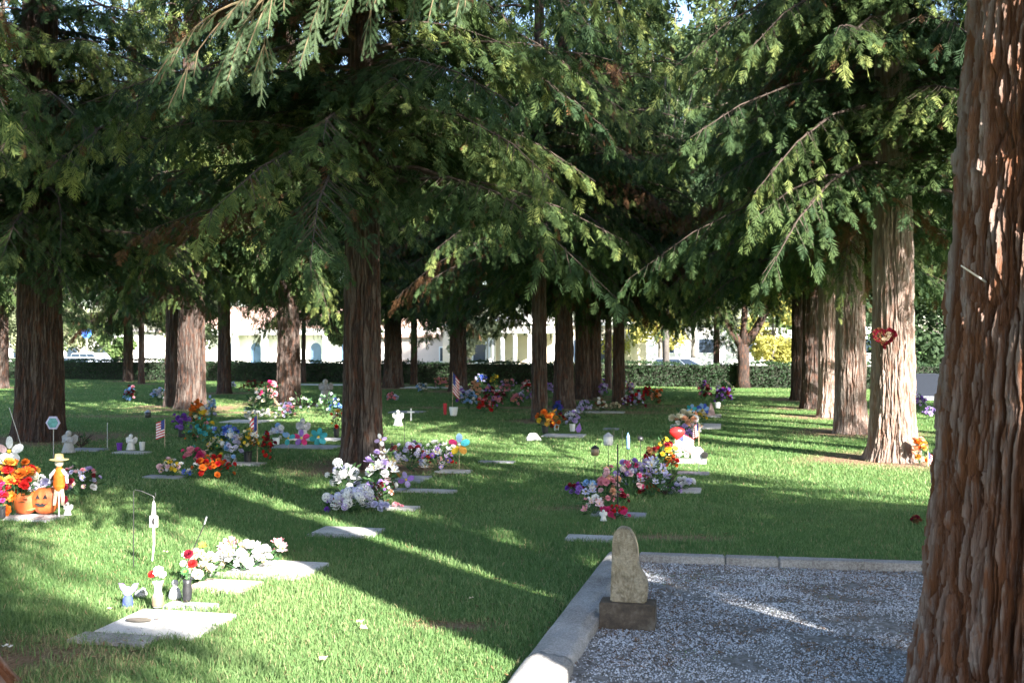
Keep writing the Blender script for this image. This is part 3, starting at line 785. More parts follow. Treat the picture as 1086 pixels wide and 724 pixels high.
# low pinkish building between
x, y, a = frame_along(445, 36)
lb = thing("building", "low pinkish building left of the round portico", "building", (x, y, -.6), a)
MB().box((0, 3, 1.5), (9, 6, 3.0)).build("wall", plain("pink_stucco", (.62, .50, .44), .9, .05, 1), lb)
MB().box((0, 3, 3.12), (9.8, 6.8, .24)).build("roof", M['tile'], lb)
for xx in (-2.6, 2.4):
    f = MB().box((xx, -.03, 1.6), (1.3, .06, 1.3)).build("window", M['white_paint'], lb)
    MB().box((xx, -.05, 1.6), (1.1, .06, 1.1)).build("pane", M['glassdark'], f)
x, y, a = frame_along(20, 44)
lb = thing("building", "pale long building beyond the road at the far left", "building", (x, y, -.6), a)
MB().box((0, 4, 1.9), (26, 8, 3.8)).build("wall", M['stucco'], lb)
MB().box((0, 4, 3.95), (27, 9, .3)).build("roof", M['roofgrey'], lb)
for i in range(7):
    xx = -10.5 + i * 3.5
    f = MB().box((xx, -.03, 1.7), (1.5, .06, 1.4)).build("window", M['white_paint'], lb)
    MB().box((xx, -.05, 1.7), (1.3, .06, 1.2)).build("pane", M['glassdark'], f)
x, y, a = frame_along(770, 50)
lb = thing("building", "white building beyond the parked car and the yellow trees", "building", (x, y, -.6), a)
MB().box((0, 4, 2.2), (30, 8, 4.4)).build("wall", M['stucco'], lb)
MB().box((0, 4, 4.53), (31, 9, .26)).build("roof", M['roofgrey'], lb)
for i in range(8):
    xx = -12.2 + i * 3.5
    f = MB().box((xx, -.03, 2.3), (1.5, .06, 1.4)).build("window", M['white_paint'], lb)
    MB().box((xx, -.05, 2.3), (1.3, .06, 1.2)).build("pane", M['glassdark'], f)

# ------------------------------------------------------------------ cars
def car(px, o, L, paint, label, tall=0.0, flip=1):
    x, y, a = frame_along(px, o)
    t = thing("parked_car", label, "car", (x, y, -.58), a, "vehicles parked beyond the hedge")
    h = L / 2; f = flip
    body = [(-h, .35), (-h, .75), (-h + .08, .98 + tall * .3), (h * .30, 1.0 + tall * .2), (h * .85, .86), (h, .68), (h, .35), (h - .5, .28), (-h + .4, .28)]
    cab = [(-h + .12, .97 + tall * .3), (-h + .35, 1.48 + tall), (h * .08, 1.5 + tall), (h * .42, .98 + tall * .2)]
    if f < 0: body = [(-q[0], q[1]) for q in body]; cab = [(-q[0], q[1]) for q in cab]
    b = MB().prism(body, -.88, .88).build("body", paint, t, bevel=.05)
    MB().prism(cab, -.76, .76).build("cabin", paint, t, bevel=.05)
    glassp = [(q[0] * .94 + cab[0][0] * .0, .97 + tall * .3 + (q[1] - .97 - tall * .3) * .84 + .03) for q in cab]
    for i, (u0, u1) in enumerate(((.03, .36), (.39, .66), (.69, .97))):
        lo = [(1 - u) * cab[0][0] + u * cab[3][0] for u in (u0, u1)]; hi = [(1 - u) * cab[1][0] + u * cab[2][0] for u in (u0, u1)]
        zl, zh = 1.03 + tall * .3, 1.42 + tall
        MB().prism([(lo[0], zl), (lo[1], zl), (hi[1] * .98, zh), (hi[0] * .98, zh)], -.775, .775).build("side_window", M['glassdark'], t)
    for sx in (-.62, .62):
        for sy in (-.8, .8):
            wv = MB().lathe([(.10, -.09), (.33, -.11), (.34, -.05), (.34, .05), (.33, .11), (.10, .09)], k=20).build("wheel", M['rubber'], t, loc=(sx * h * .98, sy, .33), rot=(R(90), 0, 0))
            MB().lathe([(.03, -.115), (.2, -.118), (.2, .118), (.03, .115)], k=14).build("rim", M['metal_grey'], wv)
    for sy in (-.6, .6): MB().box((f * (h + .005), sy, .7), (.05, .3, .12)).build("headlight", M['ceramic'], t)
car(731, 24 - 1.6, 4.7, plain("silver_blue_paint", (.42, .46, .52), .3, .04, 3, .3, 0), "silver blue wagon parked beyond the hedge left of the oak", .02, 1)
car(104, 24 - 1.6, 4.4, plain("grey_car_paint", (.30, .33, .38), .3, .04, 3, 0, 0), "blue grey car parked beyond the hedge at the left", .25, 1)
car(78, 24 - 8, 4.3, plain("pale_blue_paint", (.45, .52, .62), .3, .04, 3, .2, 0), "pale blue car on the road at the far left", .0, -1)
# road signs
x, y = off(92, 26); t = thing("road_sign", "round blue sign on a pale post above the hedge at the left", "sign", (x, y, -.56))
MB().tube([(0, 0, 0), (0, 0, 3.3)], .05).build("post", M['white_paint'], t)
MB().lathe([(.42, -.02), (.42, .02)], k=24).build("disc", plain("sign_blue", (.05, .16, .55), .5, .05), t, loc=(0, -.07, 3.3), rot=(R(90), 0, 0))
x, y = off(766, 20.0); t = thing("road_sign", "small white rectangular sign on a post left of the oak", "sign", (x, y, -.58))
MB().tube([(0, 0, 0), (0, 0, 1.9)], .035).build("post", M['metal_grey'], t)
MB().box((0, -.05, 1.75), (.36, .02, .62), rz=0).build("panel", M['white_paint'], t)
x, y = off(766, 20.0)
# grey monument in the gap right of the heart wreath tree
x, y = G(982, 424); t = thing("upright_monument", "blue grey upright monument beyond the heart wreath tree", "monument", (x, y, 0), R(-8))
MB().box((0, 0, .06), (1.5, .5, .12)).build("base", M['stone_grey'], t, bevel=.01)
MB().prism([(-.62, .12), (.62, .12), (.62, .74), (.3, .80), (-.3, .80), (-.62, .74)], -.14, .14).build("tablet", plain("blue_granite", (.008, .012, .022), .95, .15), t, bevel=.01)

# ------------------------------------------------------------------ gravel plot, kerbs, headstone
Ka = np.array((.009, 4.88)); Kb = np.array((.70, 7.65)); kd = (Kb - Ka) / np.linalg.norm(Kb - Ka); kn = np.array((kd[1], -kd[0]))
Kc = Kb + kn * .24          # inner corner
bd_ = np.array((2.93, 7.27)) - np.array((.95, 7.59)); bd_ /= np.linalg.norm(bd_); bn = np.array((-bd_[1], bd_[0]))
def round_kerb(label, p0, p1, wid, h, seed):
    """rounded old concrete kerb whose outer edge runs p0 -> p1, body to the right"""
    p0 = np.array(p0); p1 = np.array(p1); L = np.linalg.norm(p1 - p0)
    n = int(L / .04); k = 14
    prof = [(0, -.02)] + [(wid * (.5 - .5 * math.cos(math.pi * i / k)) , h * (math.sin(math.pi * i / k) ** .45)) for i in range(1, k)] + [(wid, -.02)]
    V = []; m_ = len(prof)
    for i in range(n + 1):
        for j, (a, z) in enumerate(prof):
            wob = .010 * float(vn(np.array(i * .16 + seed), np.array(j * .9), seed)) + .004 * float(vn(np.array(i * .9), np.array(j * 1.0), seed + 4))
            V.append((i * L / n, -a - wob, z + wob))
    V = np.array(V); F = []
    for i in range(n):
        for j in range(m_ - 1): F.append((i * m_ + j, i * m_ + j + 1, (i + 1) * m_ + j + 1, (i + 1) * m_ + j))
    V2 = np.vstack([V]); me = bpy.data.meshes.new("concrete_kerb")
    me.from_pydata(V2.tolist(), [], F + [tuple(range(m_ - 1, -1, -1)), tuple(n * m_ + j for j in range(m_))])
    me.materials.append(M['concrete'])
    for p in me.polygons: p.use_smooth = len(p.vertices) == 4
    o = obj("concrete_kerb", me, loc=(p0[0], p0[1], 0), rot=(0, 0, math.atan2(p1[1] - p0[1], p1[0] - p0[0])))
    return tag(o, label, "kerb", "kerb pieces round the gravel plot")
J = Ka + kd * .22
round_kerb("broad rounded concrete kerb along the left side of the gravel plot", J + kd * .012, Kb + kd * .02, .24, .085, 3)
round_kerb("nearest rounded kerb piece cut off by the lower picture edge", J - kd * 3.2, J - kd * .004, .25, .095, 8)
kk = Kc + bd_ * .01
mb = MB()
for i, (a0, a1) in enumerate([(0, .62), (.625, 1.0), (1.005, 2.6), (2.605, 5.2)]):
    cc = kk + bd_ * (a0 + a1) / 2 + bn * .03
    o = MB().box((0, 0, .015), (a1 - a0, .12, .11)).build("kerb_block", M['concrete'], bevel=.008, loc=(cc[0], cc[1], 0), rot=(0, 0, math.atan2(bd_[1], bd_[0])))
    tag(o, ["first concrete block of the back kerb, right behind the headstone", "shortest concrete block of the back kerb", "long concrete block in the middle of the back kerb", "concrete block of the back kerb running behind the huge trunk"][i], "kerb", "kerb pieces round the gravel plot")
# gravel bed
def P3(p, z): return (p[0], p[1], z)
g0 = Ka - kd * 3.2 + kn * .2; g1 = Kc - kn * .02 + bd_ * 0; g2 = g1 + bd_ * 5.2; g3 = g0 + kn * 5.2
V = []; F = []
nn = 60
for i in range(nn + 1):
    for j in range(nn + 1):
        a = g0 + (g1 - g0) * i / nn; b = g3 + (g2 - g3) * i / nn; p = a + (b - a) * j / nn
        z = .012 + .018 * float(fbm(np.array(p[0] * 2.2), np.array(p[1] * 2.2), 12, 3)); V.append((p[0], p[1], max(.004, z)))
for i in range(nn):
    for j in range(nn): F.append((i * (nn + 1) + j, (i + 1) * (nn + 1) + j, (i + 1) * (nn + 1) + j + 1, i * (nn + 1) + j + 1))
o = obj("gravel_bed", mesh_np("gravel_bed", V, np.array(F), [M['gravelsoil']], smooth=True)); o['kind'] = 'structure'
rs = np.random.RandomState(4)
def in_plot(n):
    s = rs.rand(n) ** .8; t_ = rs.rand(n)
    a = g0[None] * .0 + (g0 + (g1 - g0) * .3)[None]; 
    A = (g0 + (g1 - g0) * .34)[None] * (1 - s[:, None]) + g1[None] * s[:, None]
    B = (g3 + (g2 - g3) * .34)[None] * (1 - s[:, None]) + g2[None] * s[:, None]
    return A + (B - A) * (t_ * .68)[:, None]
def gz(p): return np.maximum(.004, .012 + .018 * fbm(p[:, 0] * 2.2, p[:, 1] * 2.2, 12, 3))
p = in_plot(95000)
keep = fbm(p[:, 0] * 3.5, p[:, 1] * 5.0, 31, 4) + rs.uniform(-.35, .35, len(p)) > -.22
p = p[keep]; n = len(p)
oct_ = np.array([(1, 0, 0), (0, 1, 0), (-1, 0, 0), (0, -1, 0), (0, 0, .8), (0, 0, -.6)])
fc = np.array([(0, 1, 4), (1, 2, 4), (2, 3, 4), (3, 0, 4), (1, 0, 5), (2, 1, 5), (3, 2, 5), (0, 3, 5)])
an = rs.uniform(0, 6.28, n); sz_ = rs.uniform(.0028, .0072, n) * (1 + (rs.rand(n) < .06) * .6)
vv = oct_[None] * (1 + rs.uniform(-.3, .3, (n, 6, 1))) * sz_[:, None, None]
X = vv[:, :, 0] * np.cos(an)[:, None] - vv[:, :, 1] * np.sin(an)[:, None]; Y = vv[:, :, 0] * np.sin(an)[:, None] + vv[:, :, 1] * np.cos(an)[:, None]
Zz = vv[:, :, 2] + (gz(p) + sz_ * .3)[:, None]
V = np.stack([X + p[:, :1], Y + p[:, 1:2], Zz], -1).reshape(-1, 3)
F = (fc[None] + (np.arange(n) * 6)[:, None, None]).reshape(-1, 3)
o = obj("gravel", mesh_np("gravel", V, F, [M['pebble']], tint=np.repeat(rs.rand(n), 6)))
tag(o, "blue grey loose gravel filling the kerbed plot", "gravel", kind="stuff")

def flakes(name, P, size, mat, label, cat, rs, zlift=.006, aspect=.3, tilt=.35):
    n = len(P); a = rs.uniform(0, 6.28, n); l = size * rs.uniform(.5, 1.4, n)
    d = np.stack([np.cos(a), np.sin(a), rs.uniform(-tilt, tilt, n)], 1); s = np.stack([-np.sin(a), np.cos(a), rs.uniform(-tilt, tilt, n)], 1) * aspect
    c = P + np.array((0, 0, 1)) * (zlift + size * .15)
    V = np.stack([c - d * l[:, None], c + s * l[:, None], c + d * l[:, None], c - s * l[:, None]], 1).reshape(-1, 3)
    o = obj(name, mesh_np(name, V, np.arange(4 * n).reshape(-1, 4), [mat], tint=np.repeat(rs.rand(n), 4)))
    return tag(o, label, cat, kind="stuff")
p = in_plot(22000); k_ = fbm(p[:, 0] * 2.5, p[:, 1] * 4.5, 55, 4) > -.04
edge = np.abs((p - Kc[None]) @ bn) < .35
p = p[k_ | (edge & (rs.rand(len(p)) < .8))]
flakes("needle_litter", np.column_stack([p, gz(p)]), .016, M['litter'], "brown twigs and needles scattered over the gravel", "litter", rs, aspect=.16)

# headstone
hx, hy = G(664.5, 668.5)
hs = thing("headstone", "small weathered stone with a rounded asymmetric top on a dark base in the gravel", "headstone", (hx, hy, 0), R(-12))
MB().box((0, .08, .075), (.315, .155, .155)).build("base", M['basestone'], hs, bevel=.006)
prof = [(-.098, .153), (.105, .153), (.112, .20), (.112, .255), (.104, .285), (.085, .315), (.068, .345), (.060, .38), (.058, .42), (.054, .46), (.044, .50), (.030, .535), (.010, .562), (-.015, .575), (-.042, .572), (-.064, .558), (-.078, .535), (-.085, .50), (-.087, .44), (-.090, .36), (-.094, .26)]
MB().prism(prof, .03, .128).build("tablet", M['sandstone'], hs, bevel=.008)

# ------------------------------------------------------------------ flat grave markers
YAW = R(-12)
def marker(px, py, w_, dp, label, mat='stone_pale', h=.018, yaw=YAW, apron=None, plate=True):
    """px,py = pixel of the centre of the slab"""
    x, y = G(px, py)
    t = thing("grave_marker", label, "grave marker", (x, y, 0), yaw, "flat grave markers set in the lawn")
    MB().box((0, 0, h / 2 - .01), (w_, dp, h + .02)).build("slab", M[mat], t, bevel=.004)
    if apron: MB().box((apron[0], apron[1], .005), (apron[2], apron[3], .022)).build("concrete_border", M['concrete'], t, bevel=.003)
    if plate: MB().box((0, .01, h + .001), (w_ * .74, dp * .62, .006)).build("inscription_panel", M[plate if isinstance(plate, str) else mat], t, bevel=.002)
    RECTS.append((x, y, w_ / 2 - .01, dp / 2 - .01, yaw))
    return t
mk0 = marker(178, 662, .61, .50, "large pale marker nearest the camera with a dark oval stain", 'stone_white', plate=False, apron=(-.12, -.34, .46, .17))
st = MB().lathe([(.055, 0), (.05, .002)], k=20).build("vase_socket", M['bronze'], mk0, loc=(-.17, -.02, .0285), scale=(1.5, .8, 1))
MB().box((0, 0, 0), (.03, .02, .012)).build("rust_chip", M['ceramic_brown'], mk0, loc=(-.08, .03, .034), rot=(0, 0, .5))
marker(203, 643, .32, .12, "small grey marker between the white vase and the largest marker", 'stone_grey', plate=False)
marker(238, 622, .43, .30, "pinkish marker beside the small white and yellow daisies", 'stone_pink')
marker(296, 603, .60, .43, "bright white marker right of the white and pink bouquet", 'stone_white', apron=(-.05, -.27, .66, .08))
marker(370, 564, .56, .33, "lone pale marker without flowers in the lawn centre left", 'stone_pale', apron=(-.03, -.20, .52, .07))
marker(421, 539, .42, .22, "flat marker at the right end of the lavender flower heap", 'stone_pale')
marker(437, 508, .36, .50, "grey marker just right of the middle dark trunk", 'stone_grey')
marker(481, 500, .44, .25, "pale marker under the rainbow pinwheel", 'stone_pale')
marker(420, 520, .30, .20, "small grey marker between the lavender heap and the middle trunk", 'stone_grey', plate=False)
marker(456, 521, .58, .20, "narrow pale marker below the pair of lilac bouquets", 'stone_pale')
marker(527, 490, .50, .14, "thin marker nearly sunk in grass right of the rainbow pinwheel", 'stone_grey', plate=False)
marker(626, 571, .40, .20, "pale marker behind the headstone", 'stone_pale', plate=False)
marker(656, 546, .52, .22, "grey marker under the pink and magenta flowers", 'stone_grey')
marker(30, 549, .62, .30, "pale marker at the left edge under the pumpkins", 'stone_pale')
marker(175, 506, .50, .20, "teal grey marker under the yellow and white posy", 'stone_grey')
marker(257, 492, .60, .28, "marker under the dark flower basket and draped flag", 'stone_pale')
marker(325, 474, 1.05, .5, "long grey marker under the teal and pink pinwheels", 'stone_grey')
marker(335, 466, .9, .5, "sunlit marker left of the middle dark trunk", 'stone_white')
marker(93, 477, .55, .35, "dark marker by the thick left trunk", 'stone_grey')
marker(140, 480, .52, .25, "marker under the little white figurine", 'stone_pale')
marker(598, 462, .74, .55, "marker under the orange and yellow bouquet", 'stone_pale')
marker(730, 489, .50, .45, "sunlit white marker behind the red balloon", 'stone_white')
marker(722, 520, .44, .35, "half hidden marker right of the lavender lilies", 'stone_pale')
marker(747, 452, .65, 1.3, "sunlit marker right of the cream bouquet", 'stone_white')
marker(752, 441, .55, .9, "pale marker before the brown obelisk", 'stone_pale')
marker(432, 437, .8, .6, "distant marker behind the small white cross", 'stone_grey')
marker(632, 437, 1.4, .5, "distant marker with brown and white wreath", 'stone_pale')
marker(512, 414, 2.2, .9, "distant sunlit marker left of the slim grey trunk", 'stone_white')
marker(455, 411, 2.0, 1.2, "distant sunlit marker before the sunlit shrub", 'stone_white')
marker(345, 408, 2.4, 1.0, "distant pale marker before the hedge", 'stone_white')
marker(262, 447, .9, .8, "sunlit marker left of the cream flower heap", 'stone_white')
marker(735, 502, .40, .22, "thin pale marker under the white disc pinwheel", 'stone_grey', plate=False)
marker(648, 455, .3, .3, "tiny sunken marker near the dark lantern", 'stone_grey', plate=False)

# ------------------------------------------------------------------ flowers
def petal_quad(c, d, l, wd, up):
    d = d.normalized(); s = d.cross(up)
    if s.length < 1e-5: s = Vector((1, 0, 0))
    s.normalize()
    return [c, c + d * l * .55 + s * wd / 2, c + d * l, c + d * l * .55 - s * wd / 2]
def blossom_mesh(kind, cn, c2='yellow'):
    k = (kind, cn, c2)
    if k in blossom_mesh.cache: return blossom_mesh.cache[k]
    r = random.Random(hash(kind) % 7 + 3); mb = MB()
    Z = Vector((0, 0, 1))
    def pet(c, d, l, wd, up, m=0):
        d = d.normalized(); s = d.cross(up).normalized(); n = s.cross(d).normalized()
        p = [c, c + d * l * .35 + s * wd * .38 - n * l * .03, c + d * l * .75 + s * wd * .5 + n * l * .05, c + d * l + n * l * .02, c + d * l * .75 - s * wd * .5 + n * l * .05, c + d * l * .35 - s * wd * .38 - n * l * .03, c + d * l * .55 - n * l * .06]
        mb.add(p, [(0, 1, 6), (1, 2, 6), (2, 3, 6), (3, 4, 6), (4, 5, 6), (5, 0, 6)], m)
    if kind == 'rose':
        for ring, (n, el, l) in enumerate([(7, 8, 1.0), (7, 30, .92), (6, 52, .82), (5, 72, .72)]):
            for i in range(n):
                a = 6.283 * (i + ring * .4 + r.uniform(-.15, .15)) / n; e = R(el + r.uniform(-8, 8))
                d = Vector((math.cos(a) * math.cos(e), math.sin(a) * math.cos(e), math.sin(e)))
                pet(Vector((0, 0, -.15 + ring * .05)), d, l, .75, Z if el < 60 else Vector((math.cos(a), math.sin(a), .1)))
    elif kind == 'daisy':
        for ring, (n, el) in enumerate([(11, 8), (9, 24)]):
            for i in range(n):
                a = 6.283 * (i + ring * .5) / n; e = R(el + r.uniform(-8, 8))
                pet(Vector((0, 0, 0)), Vector((math.cos(a) * math.cos(e), math.sin(a) * math.cos(e), math.sin(e))), 1.0, .36, Z)
        mb.ball((0, 0, .10), .26, 1, 10, (1, 1, .6))
    elif kind == 'lily':
        for i in range(6):
            a = 6.283 * i / 6; e = R(28 + (i % 2) * 10)
            pet(Vector((0, 0, 0)), Vector((math.cos(a) * math.cos(e), math.sin(a) * math.cos(e), math.sin(e))), 1.15, .5, Z)
        for i in range(4):
            a = 6.283 * i / 4; mb.tube([(0, 0, 0), (.15 * math.cos(a), .15 * math.sin(a), .6)], .03, 1, 4)
    else:  # cluster of florets
        for i in range(26):
            zz = 1 - 1.3 * (i + .5) / 26; a = i * 2.4; q = math.sqrt(max(0, 1 - zz * zz))
            c = Vector((q * math.cos(a), q * math.sin(a), zz)) * .75
            nrm = c.normalized(); t1 = nrm.cross(Z if abs(nrm.z) < .9 else Vector((1, 0, 0))).normalized(); t2 = nrm.cross(t1)
            for j in range(4):
                b = 1.5708 * j + i; d = (t1 * math.cos(b) + t2 * math.sin(b)) + nrm * .35
                mb.add(petal_quad(c, d, .34, .28, nrm), [(0, 1, 2, 3)], 0 if i % 7 else 1)
    me = mb.mesh("blossom", [petalmat(cn), petalmat(c2)])
    blossom_mesh.cache[k] = me
    return me
blossom_mesh.cache = {}
def leaf_tuft(w_, h_, n, seed, spiky=.5):
    rs = random.Random(seed); V = []; T = []
    for i in range(n):
        a = rs.uniform(0, 6.283); e = rs.uniform(-.1, 1.3)
        d = Vector((math.cos(a) * math.cos(e), math.sin(a) * math.cos(e), math.sin(e)))
        base = Vector((0, 0, h_ * rs.uniform(.08, .45))); p = base + Vector((d.x * w_ * .5, d.y * w_ * .4, d.z * h_ * .55)) * rs.uniform(.3, .95)
        l = min(w_, h_) * rs.uniform(.16, .34)
        up = Vector((rs.uniform(-1, 1), rs.uniform(-1, 1), 1))
        dd = (d + Vector((rs.uniform(-.5, .5), rs.uniform(-.5, .5), rs.uniform(-.4, .4))))
        V += petal_quad(p, dd, l, l * rs.uniform(.25, .45), up); T += [rs.random()] * 4
    return np.array(V), np.arange(len(V)).reshape(-1, 4), T
VASE = dict(black=('plastic_black', [(.5, 0), (.62, .1), (.72, .9), (.78, 1.0), (.70, 1.0)]), white=('white_paint', [(.5, 0), (.62, .1), (.72, .9), (.78, 1.0), (.70, 1.0)]),
            grey=('metal_grey', [(.45, 0), (.5, .1), (.6, .9), (.72, 1.0), (.62, 1.0)]), basket=('straw', [(.6, 0), (.75, .2), (.9, .8), (1.0, 1.0), (.9, 1.0)]),
            brown=('ceramic_brown', [(.6, 0), (.8, .3), (.85, .7), (.7, 1.0), (.62, 1.0)]))
nbq = 0
def bq(px, py, w, h, cols, label, kinds='rose', vase=None, size=None, n=None, name="flower_bouquet", leaves=True, c2='yellow', gap=0.0):
    """px,py: pixel of the foot; w,h: pixel size in the photo; cols: colour names"""
    global nbq
    nbq += 1; rs = random.Random(500 + nbq)
    s = PM(py); x, y = G(px, py); W = w / s; H = h / s
    t = thing(name, label, "flowers", (x, y, 0.012 if vase else 0), rs.uniform(-.4, .4), "artificial flowers laid on the graves")
    vh = 0
    if vase:
        m_, prof = VASE[vase]; vh = min(.20, H * .34); vr = min(.09, W * .26)
        MB().lathe([(r_ * vr, z * vh) for r_, z in prof], k=14).build("vase", M[m_], t)
    Hf = H - vh * .6; z0 = vh * .6
    bs = (size or max(.032, min(.062, W * .19))) * .92
    area = W * Hf / (bs * bs * 2.4)
    n = int(n * 1.5) if n else int(max(6, min(38, area * 1.5)))
    kinds = kinds.split(',')
    if leaves:
        V, F, T = leaf_tuft(W * .98, Hf, int(20 + n * 3), nbq); V = np.array([tuple(v) for v in V]); V[:, 2] = np.maximum(V[:, 2] + z0, .004)
        obj("leaves", mesh_np("leaves", V, F, [M['stemleaf']], tint=T), t)
    mb = MB()
    for i in range(n):
        # fibonacci points over the upper dome, a bit irregular
        zz = 1 - 1.02 * (i + .5) / n; a = i * 2.39996 + rs.uniform(-.3, .3); q = math.sqrt(max(0, 1 - zz * zz))
        k = rs.uniform(.72, 1.0)
        p = Vector((q * math.cos(a) * (W / 2 - bs * .5) * k, q * math.sin(a) * (W / 2 - bs * .5) * .8 * k, z0 + max(bs * .8, (Hf * .42) + zz * (Hf * .58 - bs * .5) * k - (0.0 if zz > .2 else Hf * .22 * rs.random()))))
        nrm = Vector((p.x / W * 1.3, p.y / W * 1.3 - .35, (p.z - z0) / Hf * .8 + .15)); nrm += Vector((rs.uniform(-.5, .5), rs.uniform(-.4, .4), rs.uniform(-.3, .3))); p += Vector((rs.gauss(0, .10 * W), rs.gauss(0, .06 * W), rs.gauss(0, .06 * Hf))); p.z = max(p.z, bs * .5)
        o = bpy.data.objects.new("blossom", blossom_mesh(kinds[i % len(kinds)], cols[int((a / 6.283 * 1.7 + zz * 2 + rs.random() * 1.1)) % len(cols)] if rs.random() < .6 else rs.choice(cols), c2 if kinds[i % len(kinds)] != 'cluster' else 'white'))
        col.objects.link(o); o.parent = t; o.location = p; o.rotation_euler = nrm.to_track_quat('Z', 'X').to_euler(); o.scale = (bs * rs.uniform(.6, 1.25),) * 3
        mb.tube([(0, 0, z0 * .9), (p.x * .6, p.y * .6, z0 + (p.z - z0) * .5), p], .0022, 0, 4, caps=False)
    mb.build("stems", M['stemleaf_plain'], t)
    return t
M['stemleaf_plain'] = plain("green_stems", (.04, .10, .03), .7, .2)

# foreground left
bq(262, 604, 62, 30, ['white', 'white', 'cream', 'white'], "mass of white flowers with pink lilies at both ends by the white marker", 'lily,rose', size=.052, n=26)
bq(241, 594, 20, 24, ['palepink', 'pink'], "pink lily at the left end of the white flower mass", 'lily', size=.06, n=5)
bq(296, 592, 18, 24, ['pink', 'palepink'], "pink lily at the right end of the white flower mass", 'lily', size=.05, n=5)
bq(215, 618, 34, 38, ['cream', 'white', 'cream'], "creamy white daisies behind the dark vase with an orange bloom above", 'daisy,rose', size=.04, n=18)
bq(214, 616, 10, 42, ['gold', 'orange'], "single orange bloom rising over the cream daisies", 'lily', n=2, size=.032, leaves=False)
# red roses in dark vase
def vase_rose(px, py, hv, rv, mat, label, blooms, prof=None):
    x, y = G(px, py)
    v = thing("flower_vase", label, "vase", (x, y, .03))
    prof = prof or [(.75, 0), (.9, .1), (1.0, .5), (.8, .8), (.95, 1.0), (.8, 1.0)]
    MB().lathe([(r_ * rv, z * hv) for r_, z in prof], k=20).build("vase_body", mat[0], v, smooth=True)
    if len(mat) > 1: MB().lathe([(rv * 1.04 * prof[0][0], .004), (rv * 1.06 * prof[1][0], .1 * hv), (rv * 1.03, .42 * hv), (rv * .98, .43 * hv)], k=20).build("glazed_foot", mat[1], v, smooth=True)
    for (dx, dz, cn, s_, kd_) in blooms:
        o = bpy.data.objects.new("blossom", blossom_mesh(kd_, cn)); col.objects.link(o); o.parent = v
        o.location = (dx, -.01, hv + dz); o.rotation_euler = (R(50), R(dx * 300), 0); o.scale = (s_,) * 3
        st_ = MB().tube([(dx * .1, 0, hv * .7), (dx * .6, 0, hv + dz * .5), (dx, 0, hv + dz)], .0025, 0, 5).build("stem", M['stemleaf_plain'], v)
    V, F, T = leaf_tuft(.09, .09, 26, int(px)); V = np.array([tuple(q) for q in V]); V[:, 2] += hv
    obj("leaves", mesh_np("leaves", V, F, [M['stemleaf']], tint=T), v)
vase_rose(168, 648, .155, .033, [M['ceramic'], M['ceramic_brown']], "fluted white vase with brown foot, holding a white and a red rose", [(.005, .065, 'white', .036, 'rose'), (-.035, .045, 'red', .026, 'rose'), (.03, .045, 'white', .026, 'rose')], [(.8, 0), (1.0, .12), (1.0, .35), (.62, .62), (.75, .85), (1.05, 1.0), (.85, 1.0)])
vase_rose(199, 641, .13, .030, [M['plastic_black']], "dark vase holding two deep red roses", [(.01, .16, 'burgundy', .034, 'rose'), (.035, .10, 'red', .032, 'rose'), (-.01, .05, 'green', .03, 'daisy'), (-.02, .10, 'white', .024, 'daisy')])

# fairy owl figurine
x, y = G(136, 643); t = thing("figurine", "little winged figurine with lilac head and dark blue body left of the white vase", "figurine", (x, y, 0))
MB().lathe([(.028, 0), (.034, .02), (.028, .055), (.018, .075)], k=14).build("body", M['flag_blue'], t, smooth=True)
MB().ball((0, -.004, .098), .030, 0, 14).build("head", petalmat('lavender'), t, smooth=True)
for s_ in (-1, 1): MB().prism([(0, .06), (s_ * .05, .11), (s_ * .06, .145), (s_ * .03, .14), (0, .10)], .012, .018).build("wing", petalmat('violet'), t)
MB().lathe([(.036, 0), (.036, .008)], k=14).build("plinth", M['stone_fig'], t)
x, y = G(186, 636); t = thing("figurine", "small grey kneeling figurine left of the dark vase", "figurine", (x, y, .0))
MB().lathe([(.035, 0), (.042, .03), (.03, .07), (.014, .09)], k=14).build("body", M['stone_fig'], t, smooth=True)
MB().ball((0, 0, .11), .022, 0, 12).build("head", M['stone_fig'], t, smooth=True)
x, y = G(150, 634); t = thing("figurine", "low pale round figurine half hidden in grass behind the winged one", "figurine", (x, y, .0))
MB().ball((0, 0, .03), .035, 0, 12, (1.2, 1, .8)).build("body", M['stone_fig'], t, smooth=True)
MB().ball((.02, -.02, .058), .018, 0, 10).build("head", M['stone_fig'], t, smooth=True)

def stake(px, py, top, label, cat="stake", name="garden_stake", mat='metal_black', r=.004, lean=(0, 0)):
    """thin post from the ground at px,py up to image row top; returns (root, height)"""
    s = PM(py); x, y = G(px, py); h = (py - top) / s
    t = thing(name, label, cat, (x, y, 0), 0)
    MB().tube([(0, 0, -.03), (lean[0] * .5, lean[1] * .5, h * .5), (lean[0], lean[1], h)], r, k=6).build("rod", M[mat], t)
    return t, h, s
# leaning rod with silver tip
x, y = G(187, 622); t = thing("garden_stake", "thin dark rod leaning right with a silver tip beside the red roses", "stake", (x, y, 0))
MB().tube([(0, 0, -.03), (.10, 0, .22), (.19, 0, .42)], .0035, k=6).build("rod", M['metal_black'], t)
MB().tube([(.19, 0, .42), (.205, 0, .47)], .006, k=8).build("tip", M['metal_grey'], t)
